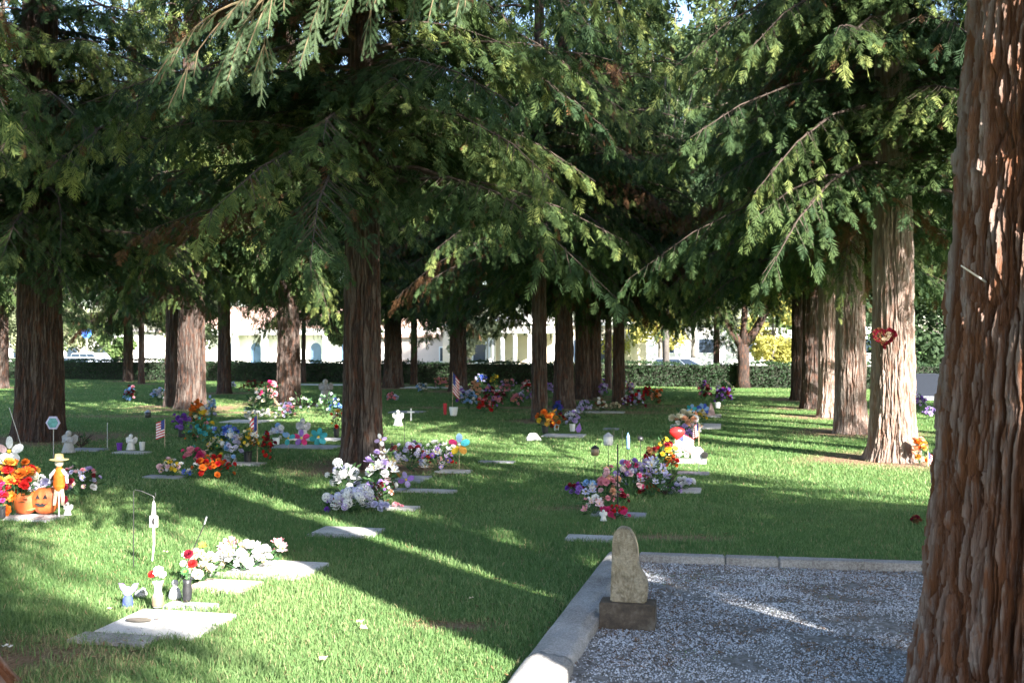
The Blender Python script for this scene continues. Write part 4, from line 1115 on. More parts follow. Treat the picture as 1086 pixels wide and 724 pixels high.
# shepherd hook and hanging chime
x, y = G(142, 601); s = PM(601); hk = thing("shepherd_hook", "thin black shepherd hook over the lawn holding a pale wind chime", "hook", (x, y, 0))
h = (601 - 519) / s
pts = [(0, 0, -.04), (0, 0, h * .6), (0, 0, h - .01), (.01, 0, h), (.06, 0, h - .01), (.14, 0, h - .045), (.155, 0, h - .06), (.160, 0, h - .045), (.158, 0, h - .02)]
MB().tube(pts, .0035, k=6).build("hook_rod", M['metal_black'], hk)
ch = thing("wind_chime", "pale wind chime with a square plaque and long rod hanging from the hook", "wind chime", (x + .147, y, 0))
zt = h - .055
MB().tube([(0, 0, zt), (0, 0, zt - .03)], .0015, k=4).build("string", M['metal_grey'], ch)
MB().lathe([(.004, 0), (.010, -.02), (.016, -.10), (.014, -.11)], k=10).build("bell", M['ceramic'], ch, loc=(0, 0, zt - .025))
MB().box((0, 0, zt - .175), (.062, .008, .085)).build("plaque", M['ceramic'], ch, bevel=.003)
MB().prism([(-.004, zt - .205), (.008, zt - .19), (.004, zt - .17), (.012, zt - .155), (-.006, zt - .15), (-.012, zt - .175)], -.008, -.0045).build("bird_mark", M['metal_black'], ch)
MB().tube([(0, 0, zt - .215), (.002, 0, zt - .34), (-.01, 0, zt - .46)], [.008, .007, .005], k=8).build("rod", M['ceramic'], ch)

# flags ------------------------------------------------------------
def flag(px, py, h, fw, fh, label, fold=0, droop=0, side=1):
    s = PM(py); x, y = G(px, py); H = h / s; W = fw / s; F_ = fh / s
    t = thing("small_flag", label, "flag", (x, y, 0), 0, "little flags stuck in the graves")
    MB().tube([(0, 0, -.03), (0, 0, H)], max(.003, .006), k=6).build("stick", M['wood'], t)
    V = []; F = []; mi = []
    nx, nz = 12, 13
    for i in range(nx + 1):
        for j in range(nz + 1):
            u = i / nx; v = j / nz
            xx = side * u * W * (1 - fold * .55); zz = H - .01 - v * F_ - droop * u * W * 1.1
            yy = .10 * W * math.sin(u * 7 + v * 1.5) * (1 + fold)
            V.append((xx, yy, zz))
    for i in range(nx):
        for j in range(nz):
            a = i * (nz + 1) + j; F.append((a, a + 1, a + nz + 2, a + nz + 1))
            mi.append(2 if (i < 5 and j < 7) else (0 if j % 2 == 0 else 1))
    o = obj("cloth", mesh_np("cloth", V, np.array(F), [M['flag_red'], M['flag_white'], M['flag_blue']], midx=mi), t)
    # white stars standing just proud of the blue field
    mb = MB()
    for i in range(4):
        for j in range(3):
            u = (i + .6) / nx * 1.05; v = (j * 2 + 1.2) / nz
            c = Vector((side * u * W * (1 - fold * .55), .10 * W * math.sin(u * 7 + v * 1.5) * (1 + fold) - .0015, H - .01 - v * F_ - droop * u * W * 1.1)); q = W * .018
            pts_ = []
            for k in range(10):
                rr = q if k % 2 == 0 else q * .4
                pts_.append((c.x + rr * math.sin(k * math.pi / 5), c.y - .001, c.z + rr * math.cos(k * math.pi / 5)))
            mb.add(pts_, [tuple(range(10))])
    mb.build("stars", M['flag_white'], o)
    return t
flag(175, 474, 30, 11, 18, "faded striped flag on a stick behind the magenta flowers", fold=.2, droop=.3, side=-1)
flag(273, 490, 52, 14, 30, "dark folded striped flag over the dark flower basket", fold=.7, droop=.6, side=-1)
flag(716, 492, 38, 20, 17, "striped flag beside the red balloon", droop=.5, side=1)
flag(741, 472, 24, 8, 14, "small pale flag at the right of the cream bouquet", fold=.5, droop=.3, side=-1)
flag(984, 494, 16, 8, 12, "little flag in the gap beside the huge trunk", fold=.4, droop=.6, side=1)
flag(480, 434, 40, 10, 22, "violet drooping flag before the trunk with the sunlit foot", fold=.5, droop=.8, side=1)
flag(463, 493, 16, 10, 12, "tiny striped flag tucked in the lilac bouquet by the rainbow pinwheel", fold=.3, droop=.9, side=1)

# pinwheels -------------------------------------------------------
def pinwheel(px, py, top, rad, cols, label, n=5, mat='wood', petal='round'):
    t, h, s = stake(px, py, top, label, "pinwheel", "pinwheel", mat, .004)
    t['group'] = "pinwheels spinning on sticks"
    r_ = rad / s; hub = bpy.data.objects
    for i in range(n):
        a0 = 2 * math.pi * i / n + .3; P_ = []
        for k in range(10):
            b = 2 * math.pi * k / 10
            if petal == 'round': lx, lz = r_ * .58 + r_ * .42 * math.cos(b), r_ * .30 * math.sin(b)
            else: lx, lz = r_ * .5 + r_ * .5 * math.cos(b), r_ * .22 * math.sin(b) * (1 + .5 * math.cos(b))
            P_.append((lx, lz))
        f = []; V = []
        for sgn in (-.003, .003):
            for (lx, lz) in P_:
                V.append((lx * math.cos(a0) - lz * math.sin(a0), sgn + lz * .45, h + lx * math.sin(a0) + lz * math.cos(a0)))
        F = [tuple(range(9, -1, -1)), tuple(range(10, 20))] + [(k, (k + 1) % 10, 10 + (k + 1) % 10, 10 + k) for k in range(10)]
        m = MB().add(V, F); m.build("vane", petalmat(cols[i % len(cols)]), t, loc=(0, -.018, 0))
    MB().ball((0, -.024, h), r_ * .13, 0, 10).build("hub", petalmat('yellow' if 'yellow' not in cols else 'white'), t)
    return t
pinwheel(487, 497, 471, 12, ['teal', 'skyblue', 'magenta', 'yellow', 'gold'], "rainbow flower pinwheel with blue, pink and yellow vanes")
pinwheel(338, 472, 463, 10, ['teal'], "teal pinwheel left of the middle dark trunk", 6)
pinwheel(320, 474, 464, 9, ['magenta', 'violet'], "magenta and violet pinwheel on the long grey marker", 5)
pinwheel(306, 476, 464, 8, ['teal', 'skyblue'], "narrow teal pinwheel at the left end of the long grey marker", 3)
pinwheel(745, 443, 434, 7, ['skyblue', 'blue'], "blue star pinwheel right of the cream bouquet", 8)
pinwheel(733, 446, 434, 6, ['teal', 'skyblue'], "small teal pinwheel above the cream bouquet", 6)
pinwheel(11, 522, 478, 16, ['white', 'white', 'palepink'], "large white pinwheel on a leaning pale stick at the left edge", 5, 'wood')
pinwheel(431, 516, 508, 9, ['violet', 'lilac'], "violet butterfly shaped pinwheel on the grey marker", 4)
pinwheel(404, 498, 466, 7, ['lilac', 'white'], "lilac butterfly pinwheel above the white wrapped flowers", 4)
# white disc with a black centre
t, h, s = stake(741, 502, 482, "white round spinner with a black disc at its edge, in the sun", "spinner", "garden_spinner", 'metal_grey')
MB().lathe([(.10, -.006), (.105, 0), (.10, .006)], k=24).build("disc", M['white_paint'], t, loc=(-.02, -.02, h), rot=(R(90), 0, 0), scale=(.8, 1, 1))
MB().lathe([(.045, -.008), (.045, .008)], k=20).build("black_disc", M['plastic_black'], t, loc=(.065, -.035, h), rot=(R(90), 0, R(12)))
# red balloon
t, h, s = stake(718, 497, 460, "red round balloon on a stick above the yellow and red blooms", "balloon", "balloon", 'metal_grey', .0025)
MB().lathe([(.004, -.095), (.03, -.07), (.072, -.02), (.088, .03), (.075, .075), (.035, .10), (.004, .105)], k=24).build("balloon_skin", plain("red_foil", (.62, .02, .02), .25, .05, 5, 0, 0), t, loc=(0, 0, h), smooth=True, scale=(1.2, .7, .85))
# lanterns
def lantern(px, py, top, label, col_=('metal_black', 'metal_black'), w_=.05, hh=.10, hook=False):
    t, h, s = stake(px, py, top, label, "lantern", "solar_lantern", 'metal_black', .004)
    MB().lathe([(w_ * .5, -hh), (w_ * .62, -hh * .9), (w_ * .66, -hh * .2), (w_ * .5, -hh * .1)], k=12).build("shade", M[col_[0]], t, loc=(0, 0, h + .0), smooth=True)
    MB().lathe([(w_ * .75, -hh * .12), (w_ * .35, hh * .10), (.006, hh * .25)], k=12).build("cap", M[col_[1]], t, loc=(0, 0, h))
    return t
lantern(645, 516, 461, "pale blue and white lantern on a thin pole behind the pink flowers", ('ceramic', 'stone_fig'), .085, .12)
lantern(631, 510, 474, "dark red brown lantern on a thin pole left of the pale blue one", ('ceramic_brown', 'metal_black'), .075, .10)
lantern(666, 500, 462, "slim sky blue candle light on a stake behind the purple flowers", ('petal_skyblue', 'petal_skyblue') if petalmat('skyblue') else 0, .035, .17)
lantern(679, 492, 463, "tiny black ball light on a stick in the sunny lawn", ('plastic_black', 'plastic_black'), .06, .05)
lantern(157, 447, 436, "small black lantern left of the twin trunk", ('plastic_black', 'metal_grey'), .10, .14)
lantern(416, 500, 470, "thin black stake light left of the lilac bouquets", ('plastic_black', 'plastic_black'), .03, .04)
for px, py, top, lab in [(655, 541, 471, "straight black pole beside the magenta blooms"), (114, 476, 448, "black hooked rod left of the white figurine"), (429, 492, 441, "thin black pole rising from the lilac bouquets"), (437, 494, 463, "short black rod with a cross bar right of the tall pole"), (660, 475, 456, "thin black rod far behind the pale blue lantern"), (651, 476, 453, "thin black rod beside the sunken marker"), (25, 478, 432, "thin white rod leaning at the left edge before the thick trunk")]:
    t, h, s = stake(px, py, top, lab, "rod", mat='metal_black' if 'white' not in lab else 'ceramic', r=.008 if px == 655 else .004, lean=(-.22, 0) if px == 25 else (0, 0))
    if 'cross bar' in lab: MB().box((0, 0, h * .62), (.10, .01, .02)).build("cross_bar", M['metal_black'], t)
    if 'hooked' in lab: MB().tube([(0, 0, h), (.02, 0, h + .02), (.045, 0, h), (.04, 0, h - .02)], .004, k=6).build("hook", M['metal_black'], t)
# hexagonal sign
t, h, s = stake(57, 486, 448, "hexagonal blue green garden sign on a stick before the thick left trunk", "garden sign", "garden_sign", 'metal_grey', .006)
MB().lathe([(.105, -.008), (.105, .008)], k=6).build("panel", petalmat('lavender'), t, loc=(0, -.015, h), rot=(R(90), 0, 0))
MB().lathe([(.078, -.003), (.078, .003)], k=6).build("glass_inset", plain("teal_glass", (.10, .30, .32), .2, .3, 20), t, loc=(0, -.027, h), rot=(R(90), 0, 0))
# pumpkins
def pumpkin(px, py, w, label, face):
    s = PM(py); x, y = G(px, py); r_ = w / s / 2
    t = thing("pumpkin", label, "pumpkin", (x, y, .02))
    k = 40; prof = [(r_ * math.sin(math.pi * i / 14) ** .8 + .003, r_ * .98 * (1 - math.cos(math.pi * i / 14)) - .1 * r_ * (1 if i > 12 else 0)) for i in range(15)]
    MB().lathe(prof, k=k, lobes=10, la=.05).build("shell", plain("orange_pumpkin_skin", (.48, .11, .025), .6, .15, 12), t, smooth=True, scale=(1, .8, 1.15 if face else 1))
    MB().tube([(0, 0, r_ * 1.9), (.01, 0, r_ * 2.15), (.03, 0, r_ * 2.3)], [.016, .011, .012], k=8).build("stem", M['stemleaf_plain'], t)
    if face:
        zc = r_ * 1.15
        for nm, P_ in (("eye", [(-.45, .25), (-.12, .2), (-.3, .55)]), ("eye", [(.12, .2), (.45, .25), (.3, .55)]), ("mouth", [(-.5, -.15), (-.25, -.4), (.25, -.4), (.5, -.15), (.2, -.22), (.1, -.12), (-.1, -.24), (-.2, -.12)])):
            MB().prism([(a * r_, zc + b * r_) for a, b in P_], -r_ * .86, -r_ * .60).build(nm, M['plastic_black'], t)
    return t
pumpkin(27, 547, 25, "plain orange pumpkin left of the carved one", False)
pumpkin(49, 547, 26, "orange jack-o-lantern with dark eyes and mouth", True)
# scarecrow
x, y = G(63, 549); s = PM(549); t = thing("scarecrow", "little scarecrow with straw hat and orange vest on a white stick", "scarecrow", (x, y, 0))
MB().tube([(0, 0, -.02), (0, 0, .30)], .006, k=8).build("stick", M['white_paint'], t)
MB().lathe([(.035, .26), (.055, .30), (.05, .40), (.035, .46), (.02, .48)], k=12).build("vest", petalmat('orange'), t, scale=(1, .7, 1))
MB().ball((0, 0, .515), .040, 0, 12).build("head", petalmat('cream'), t, smooth=True)
MB().lathe([(.085, .545), (.085, .552), (.042, .555), (.036, .60), (.01, .605)], k=14).build("hat", M['straw'], t)
for s_ in (-1, 1):
    MB().tube([(s_ * .03, 0, .45), (s_ * .075, -.01, .40), (s_ * .085, -.02, .33)], [.018, .016, .012], k=8).build("sleeve", petalmat('white'), t)
    MB().tube([(s_ * .02, 0, .27), (s_ * .035, 0, .20), (s_ * .04, -.01, .12)], [.022, .018, .014], k=8).build("trouser_leg", petalmat('tan'), t)
# statues
def angel(px, py, h, label, mat='stone_fig', wings=True):
    s = PM(py); x, y = G(px, py); H = h / s
    t = thing("angel_figurine", label, "figurine", (x, y, .02))
    MB().lathe([(.30, 0), (.30, .06), (.24, .07), (.27, .12), (.19, .40), (.17, .55), (.20, .62), (.10, .70), (.05, .73)], k=16).build("robe", M[mat], t, smooth=True, scale=(H, H * .8, H))
    MB().ball((0, 0, H * .84), H * .13, 0, 14, (1, 1, 1.1)).build("head", M[mat], t, smooth=True)
    for q in (-1, 1):
        if wings: MB().prism([(0, .62), (q * .22, .80), (q * .36, .72), (q * .34, .5), (q * .2, .35), (0, .45)], .12, .17).build("wing", M[mat], t, scale=(H,) * 3)
        MB().tube([(q * .17 * H, 0, .60 * H), (q * .2 * H, -.12 * H, .48 * H), (q * .02 * H, -.2 * H, .52 * H)], [.06 * H, .05 * H, .04 * H], k=8).build("arm", M[mat], t)
    return t
angel(139, 478, 17, "little white praying figurine between two small pots", 'ceramic')
angel(73, 481, 24, "grey statuette with dark sprigs at the foot of the thick left trunk")
angel(321, 466, 22, "pale grey angel behind the magenta pinwheel")
angel(72, 548, 14, "small white figurine at the right of the carved pumpkin", 'ceramic')
angel(422, 452, 17, "white and pink winged figurine on the lawn right of the middle trunk", 'ceramic')
angel(345, 424, 22, "distant grey angel statue behind the blue bow")
angel(640, 554, 12, "tiny white figurine before the magenta blooms", 'ceramic')
def pot(px, py, w, h, label, mat, name="small_pot"):
    s = PM(py); x, y = G(px, py); W = w / s / 2; H = h / s
    t = thing(name, label, "pot", (x, y, .01))
    MB().lathe([(W * .7, 0), (W * .8, H * .1), (W, H * .8), (W * 1.05, H), (W * .85, H)], k=16).build("body", M[mat], t)
    MB().lathe([(W * .84, H * .93), (W * .84, H * .95)], k=16).build("soil", M['limb'], t)
    return t
pot(127, 478, 6, 8, "small violet pot left of the praying figurine", 'petal_purple' if petalmat('purple') else '')
pot(151, 478, 6, 9, "small pale pot right of the praying figurine", 'ceramic')
pot(481, 441, 9, 9, "square looking white pot by the violet flag", 'white_paint')
pot(761, 433, 6, 6, "white pot under the dark purple bouquet", 'white_paint')
pot(472, 440, 4, 12, "narrow red and white cup beside the white pot", 'flag_red')
pot(590, 457, 6, 8, "white cup under the orange and yellow bouquet", 'white_paint')
# clear plastic tray and arch plaque
x, y = G(566, 467); t = thing("memorial_plaque", "tilted white memorial plaque alone in the lawn", "plaque", (x, y, 0), R(20))
MB().prism([(-.12, 0), (.14, 0), (.06, .125), (-.06, .13), (-.13, .05)], -.03, .03).build("plate", M['ceramic'], t, bevel=.006, rot=(R(-20), 0, 0))
MB().box((0, .07, .015), (.18, .12, .03)).build("foot", M['stone_grey'], t)
x, y = G(241, 490); t = thing("arch_plaque", "small arched white stone before the dark flower basket", "plaque", (x, y, 0))
MB().prism([(-.13, 0), (.13, 0), (.13, .05), (.08, .10), (0, .125), (-.08, .10), (-.13, .05)], -.025, .025).build("stone", M['stone_pale'], t, bevel=.005)
MB().prism([(-.09, .015), (.09, .015), (.09, .045), (.05, .075), (0, .09), (-.05, .075), (-.09, .045)], -.029, -.0255).build("inscription_panel", M['stone_grey'], t)
# cross, obelisk
x, y = G(436, 446); t = thing("white_cross", "little white cross standing in the lawn right of the middle trunk", "cross", (x, y, 0))
o = MB().box((0, 0, .13), (.03, .02, .28)).build("upright", M['white_paint'], t); MB().box((0, 0, .19), (.15, .024, .03)).build("crossbar", M['white_paint'], t)
x, y = G(754, 442); t = thing("obelisk", "brown pyramid shaped stone right of the cream bouquet", "obelisk", (x, y, 0))
MB().box((0, 0, .16), (.20, .20, .32), top=.12).build("shaft", plain("brown_pink_stone", (.26, .18, .17), .7, .15), t); MB().box((0, 0, .02), (.26, .26, .04)).build("foot", M['stone_grey'], t)
x, y = G(644, 508); t = thing("butterfly_ornament", "black butterfly ornament on a short stick over the pink flowers", "ornament", (x, y, 0))
MB().tube([(0, 0, 0), (0, 0, .10)], .003, k=5).build("stick", M['metal_black'], t)
for q in (-1, 1): MB().prism([(0, .09), (q * .05, .15), (q * .055, .11), (q * .03, .10), (q * .045, .06), (0, .08)], -.002, .002).build("wing", M['plastic_black'], t)
for px, py, lab in [(86, 474, "dark antler like dry sprigs above the dark marker"), (705, 524, "grey green bare sprigs right of the lavender lilies")]:
    x, y = G(px, py); t = thing("dry_sprigs", lab, "plant", (x, y, 0)); rs_ = random.Random(px)
    mb = MB()
    for i in range(16):
        a = rs_.uniform(-1.1, 1.1); l = rs_.uniform(.15, .30)
        mb.tube([(0, 0, 0), (math.sin(a) * l * .5, rs_.uniform(-.05, .05), math.cos(a) * l * .6), (math.sin(a) * l, rs_.uniform(-.1, .1), math.cos(a) * l)], [.006, .006, .003], k=4)
    mb.build("stems", M['limb'], t)
    V, F, T = leaf_tuft(.34, .24, 80, px); obj("leaves", mesh_np("leaves", np.array([tuple(v) for v in V]), F, [M['stemleaf']], tint=T), t)

# left edge group
bq(14, 548, 44, 62, ['red', 'orange', 'red', 'orange', 'gold'], "large orange, gold and red bouquet at the left edge behind the pumpkins", 'rose,daisy', size=.06, n=26)
bq(20, 540, 36, 52, ['orange', 'gold', 'magenta'], "orange mums and one magenta bloom right of the large red bouquet", 'rose', size=.055, n=18)
bq(3, 551, 18, 40, ['red', 'magenta'], "red blooms in a black pot at the very left edge", 'rose', 'black', size=.05, n=9)
bq(38, 544, 32, 46, ['white', 'white', 'lavender', 'cream'], "white frilly flowers rising behind the two pumpkins", 'cluster,rose', size=.055, n=18)
bq(86, 527, 44, 36, ['burgundy', 'pink', 'lilac', 'palepink', 'white', 'lavender'], "pink, burgundy and lilac bouquet right of the scarecrow", 'rose,daisy', size=.042, n=24)
bq(62, 538, 24, 40, ['burgundy', 'palepink', 'white'], "burgundy and white flowers behind the scarecrow", 'rose', size=.045, n=11)
bq(138, 426, 15, 17, ['burgundy', 'pink', 'skyblue'], "distant pink and blue bouquet left of the twin trunk", 'rose')
bq(134, 425, 9, 9, ['skyblue', 'teal'], "tiny sky blue posy left of the distant pink bouquet", 'rose')
bq(168, 426, 17, 16, ['white', 'lavender', 'skyblue'], "distant white and blue bouquet against the twin trunk", 'rose')
# heap
bq(180, 505, 28, 19, ['white', 'yellow', 'cream', 'palepink'], "yellow and white posy left of the orange red bouquet", 'daisy,rose', size=.04)
bq(200, 506, 13, 9, ['blue', 'white'], "small blue and white posy between the yellow and the orange flowers", 'lily')
bq(226, 507, 42, 25, ['orange', 'red', 'orange', 'red'], "bright orange red flowers at the front of the big heap", 'rose', size=.048, n=24)
bq(211, 500, 14, 12, ['white', 'cream'], "white blooms at the left end of the orange red flowers", 'rose')
bq(205, 494, 26, 24, ['magenta', 'magenta', 'pink'], "magenta blooms left in the big heap", 'rose', size=.06, n=8)
bq(193, 464, 20, 26, ['purple', 'violet'], "purple posy in a dark pot at the foot of the twin trunk", 'rose', 'black')
bq(209, 454, 18, 32, ['orange', 'gold', 'orange'], "orange top blooms against the twin trunk", 'rose')
bq(216, 462, 19, 32, ['white', 'cream', 'yellow'], "white round blooms below the orange ones by the twin trunk", 'rose', size=.07, n=6)
bq(224, 446, 12, 26, ['lavender', 'white', 'skyblue'], "lavender blooms right of the orange ones by the twin trunk", 'rose')
bq(213, 482, 30, 42, ['teal', 'green', 'pink', 'teal'], "teal and green bouquet with a pink bloom in the big heap", 'lily,rose', size=.05, n=16)
bq(203, 472, 12, 14, ['red', 'orange'], "small red bloom group left of the teal bouquet", 'rose', n=4)
bq(238, 474, 26, 24, ['blue', 'blue', 'skyblue'], "vivid blue flowers in the middle of the big heap", 'lily,rose', size=.05)
bq(228, 490, 22, 28, ['yellow', 'green', 'cream'], "yellow green blooms under the teal bouquet", 'daisy', size=.045)
bq(246, 492, 20, 36, ['lavender', 'white', 'lavender', 'skyblue'], "pale lavender drooping flowers left of the dark basket", 'cluster,rose', size=.05, n=16)
bq(263, 491, 24, 36, ['gold', 'white', 'yellow', 'cream'], "yellow and white daisies in a dark basket under the draped flag", 'daisy', 'black', size=.04)
bq(283, 490, 14, 32, ['burgundy', 'red', 'burgundy'], "dark red trailing flowers right of the draped flag", 'rose')
bq(293, 472, 20, 22, ['skyblue', 'lavender', 'white'], "pale blue bouquet in a white pot left of the pinwheels", 'rose,cluster', 'white')
bq(279, 445, 36, 34, ['cream', 'tan', 'cream', 'white'], "tall cream and tan flower heap left of the sun spotted trunk", 'rose,lily', size=.06, n=24)
bq(275, 446, 42, 13, ['white', 'white'], "white flowers along the foot of the cream heap", 'rose', n=12)
bq(287, 432, 18, 32, ['pink', 'magenta', 'pink'], "pink blooms crowning the cream heap", 'rose', size=.09, n=8)
bq(268, 416, 26, 13, ['burgundy', 'burgundy', 'brown'], "dark wine red flowers near the slender redwood", 'rose')
bq(304, 444, 16, 18, ['lilac', 'pink', 'lavender'], "lilac bouquet right of the sun spotted trunk", 'rose', size=.05)
bq(320, 444, 28, 28, ['white', 'green', 'lavender', 'cream'], "green and white leafy bouquet behind the angel", 'lily', size=.05, n=9)
bq(346, 442, 28, 26, ['green', 'lavender', 'white'], "dark leafy bouquet with pale blooms left of the middle trunk", 'cluster', size=.05, n=8)
bq(354, 439, 14, 18, ['blue', 'skyblue'], "blue flowers close to the middle dark trunk", 'rose')
bq(357, 464, 17, 31, ['yellow', 'red', 'cream', 'gold'], "yellow and red flowers in a tall dark vase by the middle trunk", 'rose', 'black', size=.045, n=9)
bq(247, 412, 8, 8, ['white', 'lavender'], "tiny white posy right of the slender redwood", 'rose')
# centre-left heap
bq(366, 524, 34, 34, ['white', 'lavender', 'white'], "white papery flowers with broad green leaves at the middle trunk foot", 'rose,cluster', size=.055, n=18)
bq(403, 528, 34, 50, ['palepink', 'white', 'lilac', 'white'], "tall white and pink lilies right of the middle trunk foot", 'lily,rose', size=.06, n=20)
bq(413, 524, 20, 30, ['brown', 'gold', 'brown'], "brown and gold sunflowers right of the tall lilies", 'daisy', size=.045, n=7, c2='brown')
bq(402, 538, 30, 30, ['burgundy', 'violet', 'palepink', 'brown'], "small plum and pink flowers in front of the tall lilies", 'rose,cluster', size=.03, n=24)
bq(372, 543, 50, 27, ['lavender', 'lavender', 'white', 'lilac'], "broad lavender hydrangea heap in front", 'cluster', size=.055, n=26)
bq(350, 542, 16, 18, ['violet', 'purple', 'pink'], "violet blooms ending the hydrangea heap at the left", 'rose', size=.035)
bq(388, 540, 14, 24, ['peach', 'brown', 'white'], "brown and peach blooms at the right of the hydrangeas", 'rose', size=.04)
bq(404, 543, 18, 14, ['white', 'lavender'], "white flowers at the right foot of the hydrangeas", 'rose', size=.04)
bq(421, 539, 14, 7, ['pink', 'palepink'], "flat pink posy lying on the marker right of the hydrangeas", 'rose', n=5)
bq(435, 498, 36, 29, ['lavender', 'lilac', 'lavender', 'burgundy'], "round lavender bouquet left of the striped lilac one", 'cluster,rose', size=.045, n=22)
bq(441, 486, 20, 20, ['lilac', 'lavender'], "lilac blooms above the round lavender bouquet", 'rose', size=.05)
bq(449, 494, 14, 18, ['red', 'burgundy'], "dark red blooms between the two lilac bouquets", 'rose', size=.035)
bq(464, 500, 30, 32, ['lilac', 'white', 'violet', 'white'], "spiky lilac and white striped bouquet left of the rainbow pinwheel", 'lily,daisy', size=.055, n=18)
bq(479, 494, 10, 10, ['red', 'burgundy'], "small red bloom under the rainbow pinwheel", 'rose', n=3)
bq(418, 482, 10, 10, ['burgundy', 'pink'], "tiny wine red posy right of the middle trunk", 'rose', n=4)
# distant row in the middle
far = [(415, 427, 14, 12, ['lavender', 'pink'], "distant lilac posy before the broad dark trunk", 'rose'), (447, 417, 12, 12, ['skyblue', 'white'], "distant pale blue posy right of the broad dark trunk", 'rose'),
       (467, 412, 18, 13, ['pink', 'peach', 'pink'], "distant pink bouquet left of the trunk with the sunlit foot", 'rose'), (497, 434, 15, 22, ['skyblue', 'white', 'lavender'], "pale blue and white bouquet right of the violet flag", 'rose'),
       (505, 430, 12, 28, ['peach', 'tan', 'peach'], "tall peach flowers right of the pale blue bouquet", 'rose'), (514, 438, 15, 18, ['red', 'pink', 'red'], "bright red bouquet low in the distant row", 'rose'),
       (527, 434, 14, 18, ['violet', 'pink', 'burgundy'], "plum bouquet right of the bright red one", 'rose'), (511, 408, 12, 12, ['blue', 'lavender'], "blue posy near the hedge before the round portico", 'rose'),
       (524, 410, 8, 14, ['yellow', 'green'], "single yellow bloom near the hedge before the portico", 'daisy'), (538, 418, 20, 18, ['pink', 'peach', 'lilac'], "pink and peach bouquet in the distant row before the portico", 'rose'),
       (546, 430, 16, 14, ['peach', 'green', 'pink'], "muted green and peach bouquet left of the slim grey trunk", 'rose'), (558, 418, 14, 16, ['pink', 'red', 'white'], "pink and red bouquet just left of the slim grey trunk", 'rose'),
       (552, 428, 12, 14, ['lilac', 'lavender'], "lilac posy left of the slim grey trunk", 'rose'), (583, 418, 14, 13, ['violet', 'lilac'], "violet bouquet between the first middle trunks", 'rose'),
       (592, 442, 12, 18, ['blue', 'purple'], "deep blue posy behind the orange and yellow bouquet", 'rose'), (620, 441, 16, 18, ['lavender', 'lilac'], "lavender bouquet right of the orange and yellow one", 'rose'),
       (637, 437, 12, 14, ['white', 'brown', 'cream'], "white and brown bouquet at the foot of the close pair of trunks", 'rose'), (653, 436, 12, 11, ['cream', 'tan'], "tan bouquet lying in the brown litter", 'rose'),
       (665, 434, 12, 16, ['burgundy', 'violet', 'white'], "dark wine bouquet right of the slim black trunk", 'rose'), (676, 434, 16, 20, ['burgundy', 'red', 'lavender'], "red and plum bouquet in the group right of the middle trunks", 'rose'),
       (686, 424, 10, 16, ['red', 'burgundy'], "dark red standing blooms in the right middle group", 'rose'), (696, 428, 14, 16, ['peach', 'orange', 'brown'], "peach bouquet at the right end of the middle group", 'rose'), (668, 420, 10, 16, ['pink', 'violet', 'white'], "pink blooms close behind the slim black trunk", 'rose'),
       (640, 422, 10, 18, ['violet', 'lavender'], "violet blooms below the pale slender trunk", 'rose'),
       (748, 424, 13, 21, ['violet', 'burgundy', 'pink'], "purple bouquet left of the thin dark tree", 'rose'), (768, 430, 20, 20, ['purple', 'burgundy', 'violet'], "dark purple bouquet right of the thin dark tree", 'rose'),
       (762, 424, 8, 16, ['white', 'lavender'], "small white blooms on the dark purple bouquet", 'rose'), (771, 420, 14, 16, ['green', 'cream'], "pale green lilies behind the dark purple bouquet", 'lily'),
       (503, 422, 14, 16, ['burgundy', 'green', 'brown'], "brownish red bouquet behind the tall peach flowers", 'rose'), (489, 428, 10, 18, ['violet', 'purple', 'white'], "purple blooms beside the violet flag", 'rose'),
       (519, 424, 12, 16, ['pink', 'burgundy', 'violet'], "small mixed pink bouquet in the thick of the distant row", 'rose'), (533, 426, 12, 14, ['brown', 'burgundy', 'pink'], "wine and pink bouquet behind the plum one", 'rose'), (566, 428, 12, 14, ['violet', 'pink', 'lilac'], "lilac pink posy touching the slim grey trunk on its left", 'rose')]
for a in far: bq(*a)
bq(578, 460, 26, 25, ['orange', 'yellow', 'gold', 'orange'], "orange and yellow bouquet before the middle trunks", 'rose,daisy', 'black', size=.07, n=16)
bq(591, 458, 16, 22, ['gold', 'orange', 'burgundy'], "gold and dark red blooms right in the orange and yellow bouquet", 'rose', size=.055, n=9)
bq(607, 458, 17, 24, ['lilac', 'lavender', 'white'], "lilac bouquet at the right of the orange and yellow one", 'rose', 'white')
t, h, s = stake(613, 459, 452, "violet diamond shaped pennant beside the lilac bouquet", "pennant", "pennant", 'wood', .004)
MB().prism([(0, -.03), (.055, .08), (.02, .20), (-.06, .07)], -.004, .004).build("cloth", petalmat('violet'), t, loc=(.01, -.01, 0))
# right centre group
bq(627, 540, 24, 34, ['skyblue', 'lavender', 'white'], "pale blue blooms left in the pink grave group", 'lily,rose', size=.045, n=12)
bq(612, 526, 22, 16, ['purple', 'violet', 'burgundy'], "deep purple posy left of the pale blue blooms", 'rose', size=.038)
bq(644, 540, 28, 46, ['pink', 'palepink', 'pink', 'peach'], "pink roses over the magenta ones", 'rose', size=.045, n=20)
bq(630, 546, 24, 22, ['palepink', 'pink', 'white'], "pale pink lilies low in the pink group", 'lily', size=.045, n=10)
bq(652, 549, 34, 14, ['magenta', 'magenta', 'red'], "low magenta flowers lying on the grey marker", 'rose', size=.032, n=22)
bq(660, 536, 18, 16, ['burgundy', 'pink', 'green'], "small muted red flowers right of the pink roses", 'rose', size=.035)
bq(671, 526, 34, 40, ['lilac', 'magenta', 'violet', 'lavender', 'palepink'], "lilac and magenta bouquet beside the black pole", 'rose,cluster', size=.045, n=24)
